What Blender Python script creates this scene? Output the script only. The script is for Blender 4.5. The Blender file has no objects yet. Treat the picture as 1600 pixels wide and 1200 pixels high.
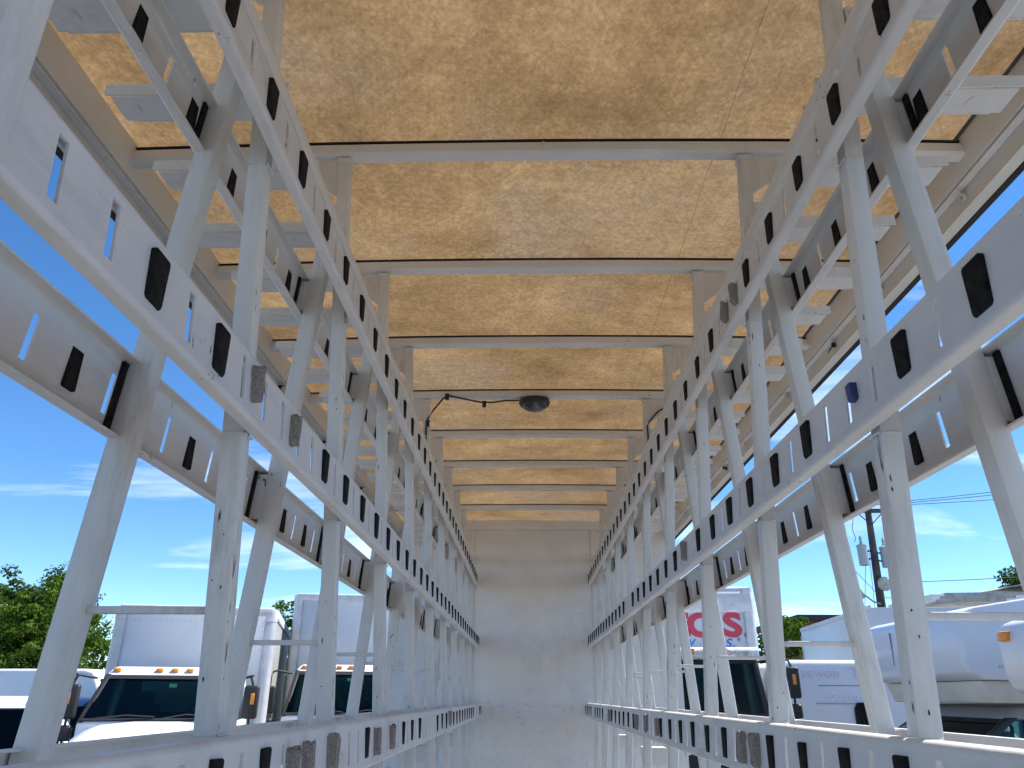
import bpy, bmesh, math, random
from mathutils import Vector, Matrix, noise

R = math.radians
rnd = random.Random(7)
SC = bpy.context.scene
COL = SC.collection

# ------------------------------------------------------------------ camera
cam_d = bpy.data.cameras.new('camera')
cam = bpy.data.objects.new('camera', cam_d)
COL.objects.link(cam)
PITCH, YAW, ROLL = 0.392, -0.0208, 0.0053
fwd = Vector((math.sin(YAW) * math.cos(PITCH), math.cos(YAW) * math.cos(PITCH), math.sin(PITCH)))
rt0 = Vector((math.cos(YAW), -math.sin(YAW), 0))
up0 = rt0.cross(fwd)
rt = rt0 * math.cos(ROLL) + up0 * math.sin(ROLL)
up = up0 * math.cos(ROLL) - rt0 * math.sin(ROLL)
m = Matrix((rt, up, -fwd)).transposed().to_4x4()
m.translation = Vector((-0.0443, 0, 0))
cam.matrix_world = m
cam_d.sensor_width = 36
cam_d.lens = 1180 / 1600 * 36
cam_d.clip_start = 0.02
cam_d.clip_end = 2000
SC.camera = cam

# ------------------------------------------------------------------ world, sun, exposure
SUN_EL, SUN_AZ = 55, 75          # degrees; azimuth measured from +Y towards +X
w = bpy.data.worlds.new('World')
SC.world = w
w.use_nodes = True
nt = w.node_tree
N, LK = nt.nodes, nt.links
N.clear()
out = N.new('ShaderNodeOutputWorld')
bg = N.new('ShaderNodeBackground')
bg.inputs['Strength'].default_value = 0.13
sky = N.new('ShaderNodeTexSky')
sky.sky_type = 'NISHITA'
sky.sun_disc = False
sky.sun_elevation = R(SUN_EL)
sky.sun_rotation = R(SUN_AZ)
sky.altitude = 2000
sky.air_density = 0.8
sky.dust_density = 0.0
sky.ozone_density = 1.6
# thin clouds: a flat layer seen in perspective
tc = N.new('ShaderNodeTexCoord')
sep = N.new('ShaderNodeSeparateXYZ')
LK.new(tc.outputs['Generated'], sep.inputs[0])
zz = N.new('ShaderNodeMath'); zz.operation = 'MAXIMUM'; zz.inputs[1].default_value = 0.0
LK.new(sep.outputs['Z'], zz.inputs[0])
za = N.new('ShaderNodeMath'); za.operation = 'ADD'; za.inputs[1].default_value = 0.10
LK.new(zz.outputs[0], za.inputs[0])
dx = N.new('ShaderNodeMath'); dx.operation = 'DIVIDE'
dy = N.new('ShaderNodeMath'); dy.operation = 'DIVIDE'
LK.new(sep.outputs['X'], dx.inputs[0]); LK.new(za.outputs[0], dx.inputs[1])
LK.new(sep.outputs['Y'], dy.inputs[0]); LK.new(za.outputs[0], dy.inputs[1])
cmb = N.new('ShaderNodeCombineXYZ')
LK.new(dx.outputs[0], cmb.inputs['X']); LK.new(dy.outputs[0], cmb.inputs['Y'])
mp = N.new('ShaderNodeMapping')
mp.inputs['Rotation'].default_value = (0, 0, R(8))
mp.inputs['Scale'].default_value = (0.42, 1.15, 1)
mp.inputs['Location'].default_value = (2.3, -0.4, 0)
LK.new(cmb.outputs[0], mp.inputs['Vector'])
n1 = N.new('ShaderNodeTexNoise')
n1.inputs['Scale'].default_value = 0.9
n1.inputs['Detail'].default_value = 9
n1.inputs['Roughness'].default_value = 0.62
n1.inputs['Distortion'].default_value = 0.5
LK.new(mp.outputs[0], n1.inputs['Vector'])
cr = N.new('ShaderNodeValToRGB')
cr.color_ramp.elements[0].position = 0.52; cr.color_ramp.elements[0].color = (0, 0, 0, 1)
cr.color_ramp.elements[1].position = 0.78; cr.color_ramp.elements[1].color = (0.8, 0.8, 0.8, 1)
LK.new(n1.outputs['Fac'], cr.inputs[0])
mx = N.new('ShaderNodeMix'); mx.data_type = 'RGBA'
mx.inputs['B'].default_value = (7.0, 7.4, 7.8, 1)
LK.new(cr.outputs[0], mx.inputs['Factor'])
hs = N.new('ShaderNodeHueSaturation')
hs.inputs['Saturation'].default_value = 1.24
LK.new(sky.outputs[0], hs.inputs['Color'])
LK.new(hs.outputs[0], mx.inputs['A'])
LK.new(mx.outputs['Result'], bg.inputs['Color'])
LK.new(bg.outputs[0], out.inputs[0])

sun_d = bpy.data.lights.new('sun', 'SUN')
sun_d.energy = 5.0
sun_d.angle = R(0.5)
sun_d.color = (1.0, 0.96, 0.90)
sun = bpy.data.objects.new('sun', sun_d)
COL.objects.link(sun)
sdir = Vector((math.sin(R(SUN_AZ)) * math.cos(R(SUN_EL)), math.cos(R(SUN_AZ)) * math.cos(R(SUN_EL)), math.sin(R(SUN_EL))))
sun.rotation_euler = sdir.to_track_quat('Z', 'Y').to_euler()
sun.location = sdir * 60

SC.view_settings.view_transform = 'Standard'
SC.view_settings.look = 'None'
SC.view_settings.exposure = 1.02
SC.view_settings.gamma = 1
SC.view_settings.use_curve_mapping = False
SC.cycles.max_bounces = 7
SC.cycles.diffuse_bounces = 4
SC.cycles.transparent_max_bounces = 12
SC.cycles.use_denoising = True
SC.cycles.use_adaptive_sampling = True
SC.cycles.adaptive_threshold = 0.02
SC.cycles.sample_clamp_indirect = 6


# ------------------------------------------------------------------ helpers: materials
def mat_new(name):
    mt = bpy.data.materials.new(name)
    mt.use_nodes = True
    b = mt.node_tree.nodes['Principled BSDF']
    return mt, mt.node_tree.nodes, mt.node_tree.links, b


def simple(name, col, rough=0.5, metal=0.0, spec=0.5, var=0.0, scale=8, bump=0.0, bscale=200, emit=None):
    mt, n, l, b = mat_new(name)
    b.inputs['Base Color'].default_value = (*col, 1)
    b.inputs['Roughness'].default_value = rough
    b.inputs['Metallic'].default_value = metal
    b.inputs['Specular IOR Level'].default_value = spec
    t = n.new('ShaderNodeTexCoord')
    if var:
        nz = n.new('ShaderNodeTexNoise')
        nz.inputs['Scale'].default_value = scale
        nz.inputs['Detail'].default_value = 6
        l.new(t.outputs['Object'], nz.inputs['Vector'])
        r_ = n.new('ShaderNodeValToRGB')
        r_.color_ramp.elements[0].position = 0.3
        r_.color_ramp.elements[1].position = 0.7
        r_.color_ramp.elements[0].color = (*[c * (1 - var) for c in col], 1)
        r_.color_ramp.elements[1].color = (*[min(1, c * (1 + var)) for c in col], 1)
        l.new(nz.outputs['Fac'], r_.inputs[0])
        l.new(r_.outputs[0], b.inputs['Base Color'])
    if bump:
        nb = n.new('ShaderNodeTexNoise')
        nb.inputs['Scale'].default_value = bscale
        nb.inputs['Detail'].default_value = 4
        l.new(t.outputs['Object'], nb.inputs['Vector'])
        bp = n.new('ShaderNodeBump')
        bp.inputs['Strength'].default_value = bump
        bp.inputs['Distance'].default_value = 0.01
        l.new(nb.outputs['Fac'], bp.inputs['Height'])
        l.new(bp.outputs[0], b.inputs['Normal'])
    if emit:
        b.inputs['Emission Color'].default_value = (*emit[0], 1)
        b.inputs['Emission Strength'].default_value = emit[1]
    return mt


def worn_paint(name, col, dirt=(0.25, 0.24, 0.22), chips=0.5, grime=0.5, streak=(6, 6, 1.2), rough=0.42):
    """white enamel: soft mottling, rubbed grime, small dark chips"""
    mt, n, l, b = mat_new(name)
    t = n.new('ShaderNodeTexCoord')
    g = n.new('ShaderNodeNewGeometry')
    pos = g.outputs['Position']
    # mottling
    a = n.new('ShaderNodeTexNoise'); a.inputs['Scale'].default_value = 5; a.inputs['Detail'].default_value = 4
    a.inputs['Roughness'].default_value = 0.6
    l.new(pos, a.inputs['Vector'])
    ra = n.new('ShaderNodeValToRGB')
    ra.color_ramp.elements[0].position = 0.25; ra.color_ramp.elements[0].color = (*[c * 0.90 for c in col], 1)
    ra.color_ramp.elements[1].position = 0.75; ra.color_ramp.elements[1].color = (*[min(1, c * 1.04) for c in col], 1)
    l.new(a.outputs['Fac'], ra.inputs[0])
    # grime streaks
    mp_ = n.new('ShaderNodeMapping'); mp_.inputs['Scale'].default_value = streak
    l.new(pos, mp_.inputs['Vector'])
    s = n.new('ShaderNodeTexNoise'); s.inputs['Scale'].default_value = 9.0; s.inputs['Detail'].default_value = 8
    s.inputs['Roughness'].default_value = 0.72
    l.new(mp_.outputs[0], s.inputs['Vector'])
    rs = n.new('ShaderNodeValToRGB')
    rs.color_ramp.elements[0].position = 0.45; rs.color_ramp.elements[0].color = (0, 0, 0, 1)
    rs.color_ramp.elements[1].position = 0.80; rs.color_ramp.elements[1].color = (grime,) * 3 + (1,)
    l.new(s.outputs['Fac'], rs.inputs[0])
    m1 = n.new('ShaderNodeMix'); m1.data_type = 'RGBA'
    m1.inputs['B'].default_value = (*dirt, 1)
    pp = n.new('ShaderNodeTexNoise'); pp.inputs['Scale'].default_value = 2.7; pp.inputs['Detail'].default_value = 3
    l.new(pos, pp.inputs['Vector'])
    rp = n.new('ShaderNodeValToRGB')
    rp.color_ramp.elements[0].position = 0.47; rp.color_ramp.elements[0].color = (0.10, 0.10, 0.10, 1)
    rp.color_ramp.elements[1].position = 0.68; rp.color_ramp.elements[1].color = (1, 1, 1, 1)
    l.new(pp.outputs['Fac'], rp.inputs[0])
    gm = n.new('ShaderNodeMath'); gm.operation = 'MULTIPLY'
    l.new(rs.outputs[0], gm.inputs[0]); l.new(rp.outputs[0], gm.inputs[1])
    l.new(gm.outputs[0], m1.inputs['Factor']); l.new(ra.outputs[0], m1.inputs['A'])
    # chips: small specks gathered in patches
    mpc = n.new('ShaderNodeMapping'); mpc.inputs['Scale'].default_value = (1.0, 1.3, 0.55); mpc.inputs['Rotation'].default_value = (0.3, 0.2, 0)
    l.new(pos, mpc.inputs['Vector'])
    v = n.new('ShaderNodeTexNoise'); v.inputs['Scale'].default_value = 95; v.inputs['Detail'].default_value = 5; v.inputs['Roughness'].default_value = 0.6
    l.new(mpc.outputs[0], v.inputs['Vector'])
    pz = n.new('ShaderNodeTexNoise'); pz.inputs['Scale'].default_value = 11; pz.inputs['Detail'].default_value = 4
    l.new(pos, pz.inputs['Vector'])
    mul = n.new('ShaderNodeMath'); mul.operation = 'MULTIPLY'
    l.new(v.outputs['Fac'], mul.inputs[0]); l.new(pz.outputs['Fac'], mul.inputs[1])
    rc = n.new('ShaderNodeValToRGB')
    rc.color_ramp.elements[0].position = 0.44 - 0.02 * chips; rc.color_ramp.elements[0].color = (0, 0, 0, 1)
    rc.color_ramp.elements[1].position = 0.46 - 0.02 * chips; rc.color_ramp.elements[1].color = (0.85,) * 3 + (1,)
    l.new(mul.outputs[0], rc.inputs[0])
    m2 = n.new('ShaderNodeMix'); m2.data_type = 'RGBA'
    m2.inputs['B'].default_value = (0.05, 0.045, 0.04, 1)
    l.new(rc.outputs[0], m2.inputs['Factor']); l.new(m1.outputs['Result'], m2.inputs['A'])
    l.new(m2.outputs['Result'], b.inputs['Base Color'])
    rr = n.new('ShaderNodeMapRange'); rr.inputs['To Min'].default_value = rough - 0.08; rr.inputs['To Max'].default_value = rough + 0.2
    l.new(s.outputs['Fac'], rr.inputs['Value'])
    l.new(rr.outputs[0], b.inputs['Roughness'])
    bn = n.new('ShaderNodeTexNoise'); bn.inputs['Scale'].default_value = 90; bn.inputs['Detail'].default_value = 5
    l.new(pos, bn.inputs['Vector'])
    bp = n.new('ShaderNodeBump'); bp.inputs['Strength'].default_value = 0.12; bp.inputs['Distance'].default_value = 0.004
    l.new(bn.outputs['Fac'], bp.inputs['Height'])
    l.new(bp.outputs[0], b.inputs['Normal'])
    return mt


def roof_material():
    mt, n, l, b = mat_new('translucent_roof_sheet')
    g = n.new('ShaderNodeNewGeometry')
    pos = g.outputs['Position']
    a = n.new('ShaderNodeTexNoise'); a.inputs['Scale'].default_value = 2.6; a.inputs['Detail'].default_value = 7
    a.inputs['Roughness'].default_value = 0.62; a.inputs['Distortion'].default_value = 0.4
    l.new(pos, a.inputs['Vector'])
    ra = n.new('ShaderNodeValToRGB')
    e = ra.color_ramp.elements
    e[0].position = 0.26; e[0].color = (0.098, 0.062, 0.032, 1)
    e[1].position = 0.74; e[1].color = (0.238, 0.161, 0.084, 1)
    k = e.new(0.5); k.color = (0.168, 0.109, 0.055, 1)
    l.new(a.outputs['Fac'], ra.inputs[0])
    f1 = n.new('ShaderNodeTexNoise'); f1.inputs['Scale'].default_value = 95; f1.inputs['Detail'].default_value = 8
    f1.inputs['Roughness'].default_value = 0.75
    mpf = n.new('ShaderNodeMapping'); mpf.inputs['Scale'].default_value = (1.15, 1.0, 1)
    l.new(pos, mpf.inputs['Vector']); l.new(mpf.outputs[0], f1.inputs['Vector'])
    rf = n.new('ShaderNodeValToRGB')
    rf.color_ramp.elements[0].position = 0.32; rf.color_ramp.elements[0].color = (0.77, 0.755, 0.73, 1)
    rf.color_ramp.elements[1].position = 0.7; rf.color_ramp.elements[1].color = (1.2, 1.2, 1.19, 1)
    l.new(f1.outputs['Fac'], rf.inputs[0])
    mu = n.new('ShaderNodeMix'); mu.data_type = 'RGBA'; mu.blend_type = 'MULTIPLY'
    mu.inputs['Factor'].default_value = 1
    l.new(ra.outputs[0], mu.inputs['A']); l.new(rf.outputs[0], mu.inputs['B'])
    gn = n.new('ShaderNodeTexNoise'); gn.inputs['Scale'].default_value = 1.9; gn.inputs['Detail'].default_value = 5
    mpg = n.new('ShaderNodeMapping'); mpg.inputs['Location'].default_value = (7.3, 2.1, 0)
    l.new(pos, mpg.inputs['Vector']); l.new(mpg.outputs[0], gn.inputs['Vector'])
    rg = n.new('ShaderNodeValToRGB')
    rg.color_ramp.elements[0].position = 0.48; rg.color_ramp.elements[0].color = (0, 0, 0, 1)
    rg.color_ramp.elements[1].position = 0.70; rg.color_ramp.elements[1].color = (0.75, 0.75, 0.75, 1)
    l.new(gn.outputs['Fac'], rg.inputs[0])
    mg = n.new('ShaderNodeMix'); mg.data_type = 'RGBA'
    mg.inputs['B'].default_value = (0.162, 0.120, 0.082, 1)
    l.new(rg.outputs[0], mg.inputs['Factor']); l.new(ra.outputs[0], mg.inputs['A'])
    # glass strands: two stretched noises lying across each other
    prev = mg.outputs['Result']
    for ang_, sc_ in ((35, 24), (-48, 19), (82, 15), (-8, 21)):
        mpr = n.new('ShaderNodeMapping'); mpr.inputs['Rotation'].default_value = (0, 0, R(ang_))
        mps = n.new('ShaderNodeMapping'); mps.inputs['Scale'].default_value = (4.5, 0.7, 1)
        l.new(pos, mpr.inputs['Vector']); l.new(mpr.outputs[0], mps.inputs['Vector'])
        sn = n.new('ShaderNodeTexNoise'); sn.inputs['Scale'].default_value = sc_; sn.inputs['Detail'].default_value = 2; sn.inputs['Distortion'].default_value = 0.6
        l.new(mps.outputs[0], sn.inputs['Vector'])
        sr_ = n.new('ShaderNodeValToRGB')
        sr_.color_ramp.elements[0].position = 0.35; sr_.color_ramp.elements[0].color = (0.925, 0.92, 0.91, 1)
        sr_.color_ramp.elements[1].position = 0.68; sr_.color_ramp.elements[1].color = (1.08, 1.08, 1.08, 1)
        l.new(sn.outputs['Fac'], sr_.inputs[0])
        mm = n.new('ShaderNodeMix'); mm.data_type = 'RGBA'; mm.blend_type = 'MULTIPLY'; mm.inputs['Factor'].default_value = 1
        l.new(prev, mm.inputs['A']); l.new(sr_.outputs[0], mm.inputs['B'])
        prev = mm.outputs['Result']
    l.new(prev, mu.inputs['A'])
    tr = n.new('ShaderNodeBsdfTranslucent')
    df = n.new('ShaderNodeBsdfDiffuse')
    l.new(mu.outputs['Result'], tr.inputs['Color'])
    l.new(mu.outputs['Result'], df.inputs['Color'])
    ms = n.new('ShaderNodeMixShader'); ms.inputs[0].default_value = 0.28
    l.new(tr.outputs[0], ms.inputs[1]); l.new(df.outputs[0], ms.inputs[2])
    o = n['Material Output']
    l.new(ms.outputs[0], o.inputs['Surface'])
    return mt


def glass_mat(name, tint, gloss=0.12):
    mt, n, l, b = mat_new(name)
    tr = n.new('ShaderNodeBsdfTransparent'); tr.inputs['Color'].default_value = (*tint, 1)
    gl = n.new('ShaderNodeBsdfGlossy'); gl.inputs['Roughness'].default_value = 0.03
    fr = n.new('ShaderNodeFresnel'); fr.inputs['IOR'].default_value = gloss
    ms = n.new('ShaderNodeMixShader')
    l.new(fr.outputs[0], ms.inputs[0]); l.new(tr.outputs[0], ms.inputs[1]); l.new(gl.outputs[0], ms.inputs[2])
    l.new(ms.outputs[0], n['Material Output'].inputs['Surface'])
    return mt


def leaf_mat(name, dark, light):
    mt, n, l, b = mat_new(name)
    g = n.new('ShaderNodeNewGeometry')
    a = n.new('ShaderNodeTexNoise'); a.inputs['Scale'].default_value = 1.6; a.inputs['Detail'].default_value = 5
    l.new(g.outputs['Position'], a.inputs['Vector'])
    ra = n.new('ShaderNodeValToRGB')
    ra.color_ramp.elements[0].position = 0.35; ra.color_ramp.elements[0].color = (*dark, 1)
    ra.color_ramp.elements[1].position = 0.68; ra.color_ramp.elements[1].color = (*light, 1)
    l.new(a.outputs['Fac'], ra.inputs[0])
    df = n.new('ShaderNodeBsdfDiffuse'); tr = n.new('ShaderNodeBsdfTranslucent')
    l.new(ra.outputs[0], df.inputs['Color']); l.new(ra.outputs[0], tr.inputs['Color'])
    ms = n.new('ShaderNodeMixShader'); ms.inputs[0].default_value = 0.4
    l.new(df.outputs[0], ms.inputs[1]); l.new(tr.outputs[0], ms.inputs[2])
    l.new(ms.outputs[0], n['Material Output'].inputs['Surface'])
    return mt


def asphalt_mat():
    mt, n, l, b = mat_new('lot_asphalt')
    g = n.new('ShaderNodeNewGeometry')
    a = n.new('ShaderNodeTexNoise'); a.inputs['Scale'].default_value = 0.5; a.inputs['Detail'].default_value = 8
    l.new(g.outputs['Position'], a.inputs['Vector'])
    ra = n.new('ShaderNodeValToRGB')
    ra.color_ramp.elements[0].color = (0.13, 0.127, 0.12, 1); ra.color_ramp.elements[1].color = (0.21, 0.205, 0.195, 1)
    ra.color_ramp.elements[0].position = 0.3; ra.color_ramp.elements[1].position = 0.7
    l.new(a.outputs['Fac'], ra.inputs[0])
    l.new(ra.outputs[0], b.inputs['Base Color'])
    b.inputs['Roughness'].default_value = 0.9
    f = n.new('ShaderNodeTexNoise'); f.inputs['Scale'].default_value = 60; f.inputs['Detail'].default_value = 3
    l.new(g.outputs['Position'], f.inputs['Vector'])
    bp = n.new('ShaderNodeBump'); bp.inputs['Strength'].default_value = 0.4; bp.inputs['Distance'].default_value = 0.02
    l.new(f.outputs['Fac'], bp.inputs['Height']); l.new(bp.outputs[0], b.inputs['Normal'])
    return mt


M = {}
M['rack'] = worn_paint('rack_white_paint', (0.63, 0.63, 0.615), chips=0.6, grime=0.75)
M['rail'] = worn_paint('rail_white_paint', (0.63, 0.625, 0.615), chips=0.75, grime=0.6, streak=(6, 1.5, 6))
M['chip'] = simple('bare_metal_chip', (0.045, 0.04, 0.035), rough=0.8)
M['bow'] = worn_paint('bow_white_paint', (0.68, 0.67, 0.65), chips=0.4, grime=0.35, streak=(1.5, 6, 6))
M['bulk'] = worn_paint('bulkhead_paint', (0.70, 0.70, 0.69), chips=0.6, grime=0.28, streak=(1.5, 1.5, 1.0), rough=0.55)
M['siderail'] = worn_paint('side_rail_paint', (0.64, 0.625, 0.59), chips=0.4, grime=0.4, streak=(5, 1.2, 5))
M['roof'] = roof_material()
M['rubber'] = simple('black_rubber', (0.012, 0.012, 0.012), rough=0.8, spec=0.15, var=0.7, scale=70, bump=0.5, bscale=300)
M['foam'] = simple('grey_felt', (0.40, 0.37, 0.335), rough=0.95, spec=0.1, var=0.35, scale=420, bump=0.9, bscale=500)
M['seal'] = simple('matt_dark', (0.02, 0.018, 0.015), rough=0.9)
M['crackm'] = simple('brown_crack', (0.18, 0.11, 0.055), rough=0.9)
M['blue'] = simple('blue_plastic', (0.02, 0.03, 0.13), rough=0.4)
M['scuff'] = simple('pale_scuff', (0.50, 0.495, 0.48), rough=0.8, var=0.2, scale=60)
M['cable'] = simple('black_cable', (0.012, 0.012, 0.013), rough=0.5)
M['lens'] = simple('smoked_lens', (0.05, 0.055, 0.05), rough=0.12)
M['deck'] = simple('steel_deck', (0.32, 0.31, 0.30), rough=0.6, var=0.25, scale=5)
M['steel'] = simple('dark_chassis', (0.03, 0.03, 0.03), rough=0.6)
M['asphalt'] = asphalt_mat()
M['white'] = simple('truck_white', (0.74, 0.74, 0.745), rough=0.25, var=0.03, scale=3)
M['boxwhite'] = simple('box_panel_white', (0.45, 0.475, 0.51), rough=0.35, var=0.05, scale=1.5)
M['greyside'] = simple('grey_shade_and_joint', (0.30, 0.295, 0.28), rough=0.5, var=0.15, scale=2)
M['alum'] = simple('aluminium_trim', (0.45, 0.46, 0.48), rough=0.5, metal=0.3, var=0.12, scale=6)
M['cap'] = simple('weathered_cap', (0.48, 0.49, 0.52), rough=0.6, var=0.14, scale=7)
M['black'] = simple('black_trim', (0.015, 0.015, 0.016), rough=0.5)
M['seat'] = simple('dark_seat', (0.02, 0.02, 0.022), rough=0.9)
M['amber'] = simple('amber_lens', (0.75, 0.26, 0.02), rough=0.25)
M['tyre'] = simple('tyre_rubber', (0.018, 0.018, 0.018), rough=0.9)
M['rim'] = simple('wheel_steel', (0.6, 0.6, 0.6), rough=0.4, metal=0.4)
M['glass'] = glass_mat('tinted_glass', (0.42, 0.57, 0.54), 1.25)
M['dglass'] = glass_mat('dark_glass', (0.10, 0.13, 0.14), 1.3)
M['glass2'] = glass_mat('pale_glass', (0.62, 0.80, 0.76), 1.35)
M['dglass2'] = simple('opaque_dark_glass', (0.012, 0.014, 0.016), rough=0.08)
M['mirror'] = simple('mirror_glass', (0.7, 0.72, 0.75), rough=0.03, metal=1)
M['chrome'] = simple('bright_metal', (0.7, 0.7, 0.7), rough=0.15, metal=1)
M['lamp'] = simple('headlamp_lens', (0.75, 0.76, 0.78), rough=0.1)
M['navy'] = simple('dark_blue_paint', (0.012, 0.025, 0.075), rough=0.2)
M['silver'] = simple('silver_paint', (0.42, 0.43, 0.46), rough=0.3, metal=0.3)
M['rvwhite'] = simple('fibreglass_white', (0.66, 0.68, 0.71), rough=0.22, var=0.04, scale=2)
M['rvbeige'] = simple('beige_skirt', (0.60, 0.56, 0.47), rough=0.5, var=0.08, scale=4)
M['red'] = simple('red_print', (0.42, 0.03, 0.06), rough=0.45)
M['bluep'] = simple('blue_print', (0.03, 0.13, 0.50), rough=0.45)
M['fade'] = simple('faded_print', (0.66, 0.55, 0.57), rough=0.45)
M['fadew'] = simple('faded_pale_print', (0.86, 0.87, 0.9), rough=0.45)
M['dirtywhite'] = simple('peeling_white', (0.62, 0.60, 0.57), rough=0.6, var=0.5, scale=14)
M['bark'] = simple('bark', (0.09, 0.07, 0.05), rough=0.95, var=0.4, scale=6, bump=0.6, bscale=30)
M['leafA'] = leaf_mat('leaf_bright', (0.035, 0.075, 0.012), (0.12, 0.20, 0.03))
M['leafB'] = leaf_mat('leaf_deep', (0.025, 0.055, 0.012), (0.085, 0.145, 0.028))
M['pole'] = simple('weathered_pole', (0.06, 0.055, 0.05), rough=0.95, var=0.35, scale=5)
M['grey'] = simple('transformer_grey', (0.33, 0.36, 0.38), rough=0.5)
M['wire'] = simple('black_wire', (0.02, 0.02, 0.022), rough=0.7)
M['brick'] = simple('red_brick_wall', (0.20, 0.085, 0.06), rough=0.9, var=0.3, scale=3)
M['roofdark'] = simple('dark_roof', (0.035, 0.037, 0.042), rough=0.8)
M['bldwhite'] = simple('white_membrane_roof', (0.78, 0.77, 0.75), rough=0.7, var=0.08, scale=1)
M['stucco'] = simple('cream_stucco', (0.62, 0.59, 0.54), rough=0.9, var=0.1, scale=2)
M['tarp'] = simple('torn_roofing', (0.36, 0.35, 0.32), rough=0.9, var=0.3, scale=6)


# ------------------------------------------------------------------ helpers: geometry
class MB:
    def __init__(s):
        s.v = []; s.f = []

    def add(s, vs, fs):
        o = len(s.v)
        s.v += [tuple(p) for p in vs]
        s.f += [tuple(i + o for i in f) for f in fs]
        return s

    def box(s, x0, x1, y0, y1, z0, z1):
        vs = [(x, y, z) for z in (z0, z1) for y in (y0, y1) for x in (x0, x1)]
        return s.add(vs, [(0, 2, 3, 1), (4, 5, 7, 6), (0, 1, 5, 4), (2, 6, 7, 3), (0, 4, 6, 2), (1, 3, 7, 5)])

    def hexa(s, lo, hi):
        """two quads (4 points each, same order)"""
        return s.add(list(lo) + list(hi), [(3, 2, 1, 0), (4, 5, 6, 7), (0, 1, 5, 4), (1, 2, 6, 5), (2, 3, 7, 6), (3, 0, 4, 7)])

    def loft(s, rings, cap=True):
        n = len(rings[0])
        vs = [p for r_ in rings for p in r_]
        fs = []
        for i in range(len(rings) - 1):
            for j in range(n):
                a, b = i * n + j, i * n + (j + 1) % n
                fs.append((a, b, b + n, a + n))
        if cap:
            fs.append(tuple(reversed(range(n))))
            fs.append(tuple(range((len(rings) - 1) * n, len(rings) * n)))
        return s.add(vs, fs)

    def tube(s, pts, r, n=8, r1=None):
        pts = [Vector(p) for p in pts]
        rings = []
        L = len(pts)
        for i, p in enumerate(pts):
            t = (pts[min(i + 1, L - 1)] - pts[max(i - 1, 0)]).normalized()
            a = Vector((0, 0, 1)) if abs(t.z) < 0.9 else Vector((1, 0, 0))
            u = t.cross(a).normalized(); q = t.cross(u)
            rr = r if r1 is None else r + (r1 - r) * i / (L - 1)
            rings.append([p + (u * math.cos(2 * math.pi * k / n) + q * math.sin(2 * math.pi * k / n)) * rr for k in range(n)])
        return s.loft(rings)

    def lathe(s, c, axis, prof, n=20):
        """prof: (radius, offset along axis)"""
        axis = Vector(axis).normalized()
        a = Vector((0, 0, 1)) if abs(axis.z) < 0.9 else Vector((1, 0, 0))
        u = axis.cross(a).normalized(); q = axis.cross(u)
        c = Vector(c)
        rings = [[c + axis * h + (u * math.cos(2 * math.pi * k / n) + q * math.sin(2 * math.pi * k / n)) * r_ for k in range(n)] for r_, h in prof]
        return s.loft(rings)

    def mesh(s, name, mat, bevel=0, seg=2, smooth=True, ang=35):
        me = bpy.data.meshes.new(name)
        me.from_pydata(s.v, [], s.f)
        bm = bmesh.new(); bm.from_mesh(me)
        bmesh.ops.recalc_face_normals(bm, faces=bm.faces)
        if bevel:
            es = [e for e in bm.edges if len(e.link_faces) == 2 and e.calc_face_angle(0) > R(25)]
            bmesh.ops.bevel(bm, geom=es, offset=bevel, segments=seg, affect='EDGES', profile=0.5, clamp_overlap=True)
        bm.to_mesh(me); bm.free()
        if smooth:
            me.polygons.foreach_set('use_smooth', [True] * len(me.polygons))
            me.set_sharp_from_angle(angle=R(ang))
        me.materials.append(mat)
        return me

    def build(s, name, mat, parent=None, **kw):
        return obj(name, s.mesh(name, mat, **kw), parent)


def obj(name, me, parent=None, loc=None):
    o = bpy.data.objects.new(name, me)
    COL.objects.link(o)
    if parent is not None:
        o.parent = parent
    if loc is not None:
        o.location = loc
    return o


def empty(name, loc=(0, 0, 0), rz=0):
    o = bpy.data.objects.new(name, None)
    o.empty_display_size = 0.1
    COL.objects.link(o)
    o.location = loc; o.rotation_euler = (0, 0, rz)
    return o


def tag(o, label=None, cat=None, group=None, kind=None):
    if label: o['label'] = label
    if cat: o['category'] = cat
    if group: o['group'] = group
    if kind: o['kind'] = kind
    return o


def rrect(cx, cy, hx, hy, r_, z, n=3):
    pts = []
    for qx, qy, a0 in ((1, 1, 0), (-1, 1, 90), (-1, -1, 180), (1, -1, 270)):
        for i in range(n):
            a = R(a0 + 90 * i / (n - 1))
            pts.append((cx + qx * (hx - r_) + r_ * math.cos(a), cy + qy * (hy - r_) + r_ * math.sin(a), z))
    return pts


GZ = -2.2          # ground level (camera height is 0)

# ------------------------------------------------------------------ ground
g = MB()
S_ = 400
g.add([(-S_, -S_, GZ), (S_, -S_, GZ), (S_, S_, GZ), (-S_, S_, GZ)], [(0, 1, 2, 3)])
tag(g.build('parking_lot_ground', M['asphalt'], smooth=False), kind='structure')

# ------------------------------------------------------------------ the truck body we stand in
D0, DS = 1.583, 0.5644
FR = [D0 + DS * k for k in range(-6, 8)]          # frame positions (rear face of bow)
YB = 6.10                                          # bulkhead
Y0 = -1.95                                         # rear end, unseen; body lengthened to cut light from behind
ZB = 1.27                                          # underside of bows at the hangers

body = empty('truck_body', (0, 0, GZ))
tag(body, 'white glass truck body around the camera with tan translucent roof and scuffed white front bulkhead', 'truck')
BODYOFF = Vector((0, 0, -GZ))


def bpart(mb, name, mat, parent=None, **kw):
    o = mb.build(name, mat, parent if parent is not None else body, **kw)
    if parent is None:
        o.location = BODYOFF
    return o


def arch(x):
    return 0.016 * (1 - (x / 1.07) ** 2)


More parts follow.
